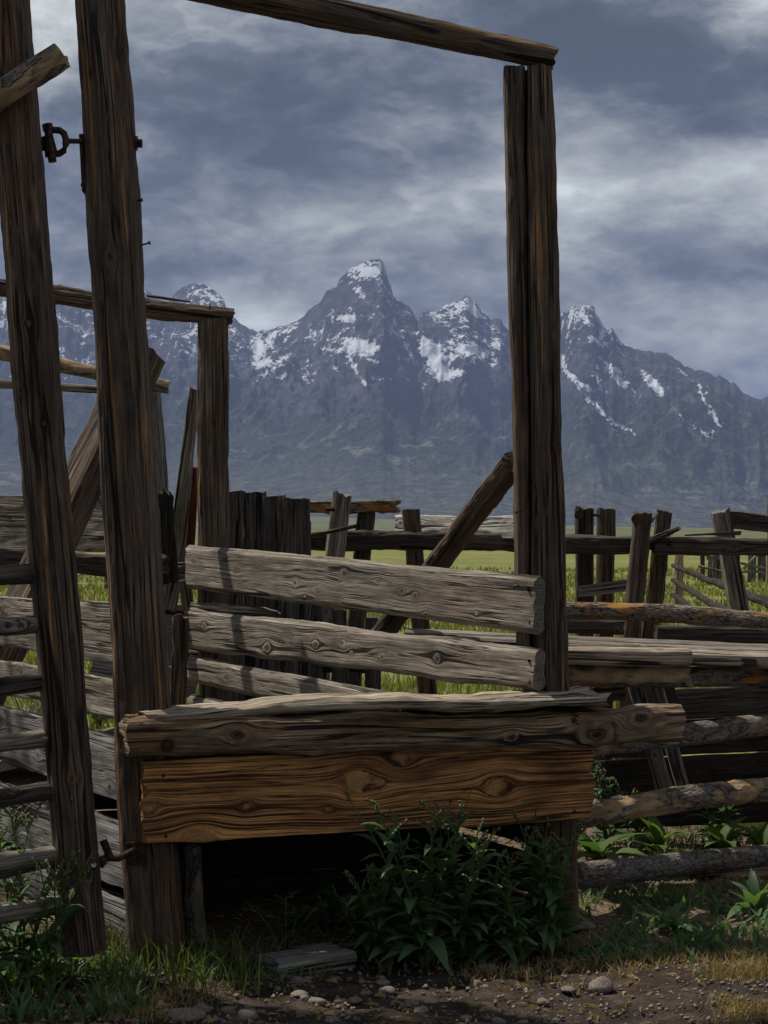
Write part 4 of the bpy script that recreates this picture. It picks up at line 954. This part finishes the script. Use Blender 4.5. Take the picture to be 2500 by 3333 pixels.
def tall_weed(base, hgt, nst, nleaf, label, spread=.3, leafL=.11, flowers=True, cone=1.0, group=None):
    root = thing('tall_weed', base, label, 'plant', group)
    bp, fp = [], []
    for s_ in range(nst):
        az = random.uniform(0, 6.28) if nst > 1 else 0; ln = spread * random.uniform(.2, 1) * hgt; hh = hgt * random.uniform(.72, 1.0)
        tip = Vector((math.cos(az) * ln, math.sin(az) * ln * .5, hh))
        def at(t_): return base + Vector((tip.x * t_ ** 1.4 + .012 * math.sin(t_ * 5 + s_), tip.y * t_ ** 1.4, tip.z * t_))
        rod('stem', root, [at(k_ / 10) for k_ in range(11)], [.0058 - .0004 * k_ for k_ in range(11)], mat='stem_green', n=6)
        for j in range(nleaf):
            t_ = .04 + .80 * (j + random.random()) / nleaf
            L_ = leafL * (1.25 - .8 * t_) * random.uniform(.75, 1.2)
            put_leaf(root, at(t_), j * 2.4 + random.uniform(-.5, .5), R(random.uniform(-12, 30) + 22 * t_), L_, 'weed_leaf')
        if flowers:
            for br in range(4):
                t0 = random.uniform(.72, .96); a2 = random.uniform(0, 6.28); l2 = random.uniform(.05, .11)
                p0 = at(t0); pts = []
                for k_ in range(8):
                    f_ = k_ / 7; q_ = p0 + Vector((math.cos(a2) * l2 * f_ * .6, math.sin(a2) * l2 * f_ * .6, l2 * (f_ - .25 * f_ * f_)))
                    pts.append(q_)
                    if k_ > 1: (fp if (k_ > 5 and random.random() < .3) else bp).append(q_ + Vector((random.uniform(-.006, .006), random.uniform(-.006, .006), -.004)))
                rod('flower_stalk', root, pts, .0022, mat='stem_green', n=5)
    if bp: buds('seed_buds', root, bp, .0062, 'bud_green')['kind'] = 'stuff'
    if fp: buds('flowers', root, fp, .007, 'flower_red')['kind'] = 'stuff'
    return root
def base_at(px, py, dz=0.0):
    b = GP(px, py); return b
tall_weed(base_at(1385, 3140), .68, 6, 20, 'tall broad leafed weed with several stems in front of the orange plank', .5, .165)
tall_weed(base_at(1500, 3120), .66, 5, 18, 'slightly shorter leafy weed pressed against the tall weed mid plank', .45, .15)
tall_weed(base_at(1775, 3095), .60, 6, 20, 'leafy flowering weed at the right end of the orange plank', .26, .15)
tall_weed(base_at(1270, 3125), .42, 5, 16, 'shorter leafy weed left of the tall weed under the orange plank', .5, .14)
tall_weed(base_at(1620, 3115), .44, 5, 16, 'leafy weed filling the gap between the two flowering weeds', .45, .14)
tall_weed(base_at(1690, 3125), .30, 4, 12, 'low leafy weed at the foot of the chute corner post', .5, .13, False)
tall_weed(base_at(1190, 3105), .30, 4, 12, 'low shaded leafy weed behind the loose plank', .6, .12, False)
tall_weed(base_at(2080, 2770), .34, 3, 12, 'shaded leafy weed beneath the slanted walkway legs', .5, .12)
tall_weed(base_at(70, 3190), .72, 7, 13, 'sunlit flowering weed with seed stalks left of the gate stile', .45, .135)
tall_weed(base_at(-30, 3240), .72, 5, 13, 'sunlit leafy weed cut off by the left edge of the picture', .3, .11)
tall_weed(base_at(165, 3230), .52, 5, 11, 'lower leafy weed at the foot of the gate stile', .4, .12)
tall_weed(base_at(1975, 2795), .50, 4, 13, 'dark green weed growing behind the middle log rail next to the plank end', .3, .12)
tall_weed(base_at(2330, 2760), .40, 3, 13, 'shaded weed under the walkway boards', .4, .13, False)
def rosette(px, py, L_, n2, label, mat='rosette_leaf'):
    b = GP(px, py); root = thing('rosette_plant', b, label, 'plant')
    for j in range(n2):
        put_leaf(root, b + Vector((0, 0, .005)), j * 2.4 + random.uniform(-.3, .3), R(random.uniform(12, 70)), L_ * random.uniform(.7, 1.1), mat)
    return root
rosette(1945, 2835, .24, 14, 'bright leafy rosette right beside the chute corner post')
rosette(2140, 2795, .22, 12, 'bright green rosette centred between the middle and lowest log rails')
rosette(2350, 2775, .22, 12, 'bright green rosette second from the right edge between log rails')
rosette(2475, 2760, .22, 12, 'bright green rosette cut by the right edge between log rails')
rosette(2195, 3030, .13, 14, 'small dark rosette below the lowest log rail', 'weed_leaf')
rosette(2460, 2985, .19, 16, 'large dark leafy plant at the right edge below the lowest log rail', 'weed_leaf')
rosette(240, 3160, .10, 8, 'small leafy rosette under the hanging end of the gate stile')
rosette(370, 3200, .10, 8, 'small leafy rosette between gate stile and chute post')
# wild rose under the sill: pinnate leaves
def rose(base, label):
    root = thing('wild_rose', base, label, 'shrub')
    Vl, Fl = [], []
    for s_ in range(9):
        az = random.uniform(0, 6.28); ln = random.uniform(.05, .2); hh = random.uniform(.10, .26)
        pts = [base + Vector((math.cos(az) * ln * f_, math.sin(az) * ln * f_ * .4, hh * math.sin(f_ * 1.5))) for f_ in (0, .25, .5, .75, 1)]
        rod('stem', root, pts, .0025, mat='twig', n=5)
        for k_ in range(2, 5):
            for sub in range(2):
                a2 = random.uniform(0, 6.28)
                for m_ in range(7):
                    f_ = (m_ // 2 + 1) / 4; sd2 = 1 if m_ % 2 else -1
                    c = pts[k_] + Vector((math.cos(a2) * .07 * f_, math.sin(a2) * .07 * f_, .012 * f_))
                    d = Vector((math.cos(a2 + sd2 * 1.1), math.sin(a2 + sd2 * 1.1), .1)) * .022
                    e_ = Vector((-d.y, d.x, 0.15 * d.length)) * .45; o0 = len(Vl)
                    Vl += [tuple(c), tuple(c + d * .5 + e_), tuple(c + d), tuple(c + d * .5 - e_)]; Fl.append([o0, o0 + 1, o0 + 2, o0 + 3])
    lf = link('leaves', mesh_from('leaves', Vl, Fl, 'rose_leaf', False), None, root); lf['kind'] = 'stuff'
rose(GP(1080, 3095), 'low wild rose shrub in the shade behind the loose plank')
rose(GP(930, 3120), 'small wild rose sprig left of the loose plank in shade')
rose(GP(1210, 3110), 'wild rose sprig between the loose plank and the tall weed')
# sagebrush behind the gate
def sage(px, py, hgt, label):
    b = GP(px, py); root = thing('sagebrush', b, label, 'shrub'); Vl, Fl = [], []
    for s_ in range(16):
        az = random.uniform(0, 6.28); ln = random.uniform(.3, .9) * hgt
        tip = Vector((math.cos(az) * ln, math.sin(az) * ln, hgt * random.uniform(.6, 1)))
        pts = [b + Vector((tip.x * f_, tip.y * f_, tip.z * f_ ** .8)) for f_ in (0, .3, .6, 1)]
        rod('stem', root, pts, .005, mat='twig', n=5)
        for k_ in range(60):
            f_ = random.uniform(.4, 1.05); c = b + Vector((tip.x * f_, tip.y * f_, tip.z * f_ ** .8)) + Vector((random.gauss(0, .025), random.gauss(0, .025), random.gauss(0, .025)))
            d = Vector((random.uniform(-1, 1), random.uniform(-1, 1), random.uniform(.2, 1))).normalized() * .035; e_ = Vector((-d.y, d.x, 0)) * .2; o0 = len(Vl)
            Vl += [tuple(c), tuple(c + d * .5 + e_), tuple(c + d), tuple(c + d * .5 - e_)]; Fl.append([o0, o0 + 1, o0 + 2, o0 + 3])
    lf = link('leaves', mesh_from('leaves', Vl, Fl, 'sage_leaf', False), None, root); lf['kind'] = 'stuff'
sage(90, 2395, .34, 'grey green sagebrush growing behind the gate rails at left')
sage(330, 2360, .28, 'sagebrush clump showing between the two dark posts')
sage(20, 2440, .25, 'sagebrush at the left picture edge behind the gate rails')

# ================================================================== unseen tree added outside the frame to shade the foreground and left wall
tr = thing('added_shade_tree', Vector((-5.6, 7.3, 0)), 'unseen tree added left of the gate to shade the foreground', 'tree')
rod('trunk', tr, [(-5.6, 7.3, -.1), (-5.55, 7.3, 1.5), (-5.4, 7.25, 3.2), (-5.0, 7.2, 4.6), (-4.6, 7.15, 6.2)], [.24, .2, .17, .12, .06], mat='twig', n=14)
for ex, ey, ez, z0 in ((-6.6, 7.2, 6.4, 3.4), (-2.4, 7.1, 6.0, 4.0), (-5.6, 6.6, 7.0, 4.2), (-3.4, 7.5, 6.6, 4.6), (-1.6, 7.0, 6.2, 4.8), (-4.7, 9.3, 6.2, 4.5)):
    s0 = Vector((-5.35, 7.24, z0)) if z0 < 4.3 else Vector((-5.0, 7.2, z0))
    rod('limb', tr, [s0, s0.lerp(Vector((ex, ey, ez)), .5) + Vector((0, 0, .15)), Vector((ex, ey, ez))], [.07, .05, .02], mat='twig', n=8)
Vl, Fl = [], []
for i in range(9000):
    while True:
        u_ = RNG.uniform(-1, 1, 3)
        if (u_ ** 2).sum() < 1: break
    c = Vector((-3.6 + u_[0] * 2.3, 6.85 + u_[1] * .8, 6.2 + u_[2] * 1.0)) if i % 4 else Vector((-4.75 + u_[0] * .95, 9.25 + u_[1] * .95, 6.1 + u_[2] * .9))  # second lobe added to shade the left ramp wall
    if float(fbm(c.x * .9, c.y * .9, c.z * .9, 2)) < -.28: continue
    d = Vector(RNG.normal(0, 1, 3)).normalized() * .10; e_ = d.cross(Vector(RNG.normal(0, 1, 3))).normalized() * .05; o0 = len(Vl)
    Vl += [tuple(c), tuple(c + d * .45 + e_), tuple(c + d), tuple(c + d * .45 - e_)]; Fl.append([o0, o0 + 1, o0 + 2, o0 + 3])
cr_ = link('shade_crown', mesh_from('shade_crown', Vl, Fl, 'shade_tree_leaf', False), None, tr)
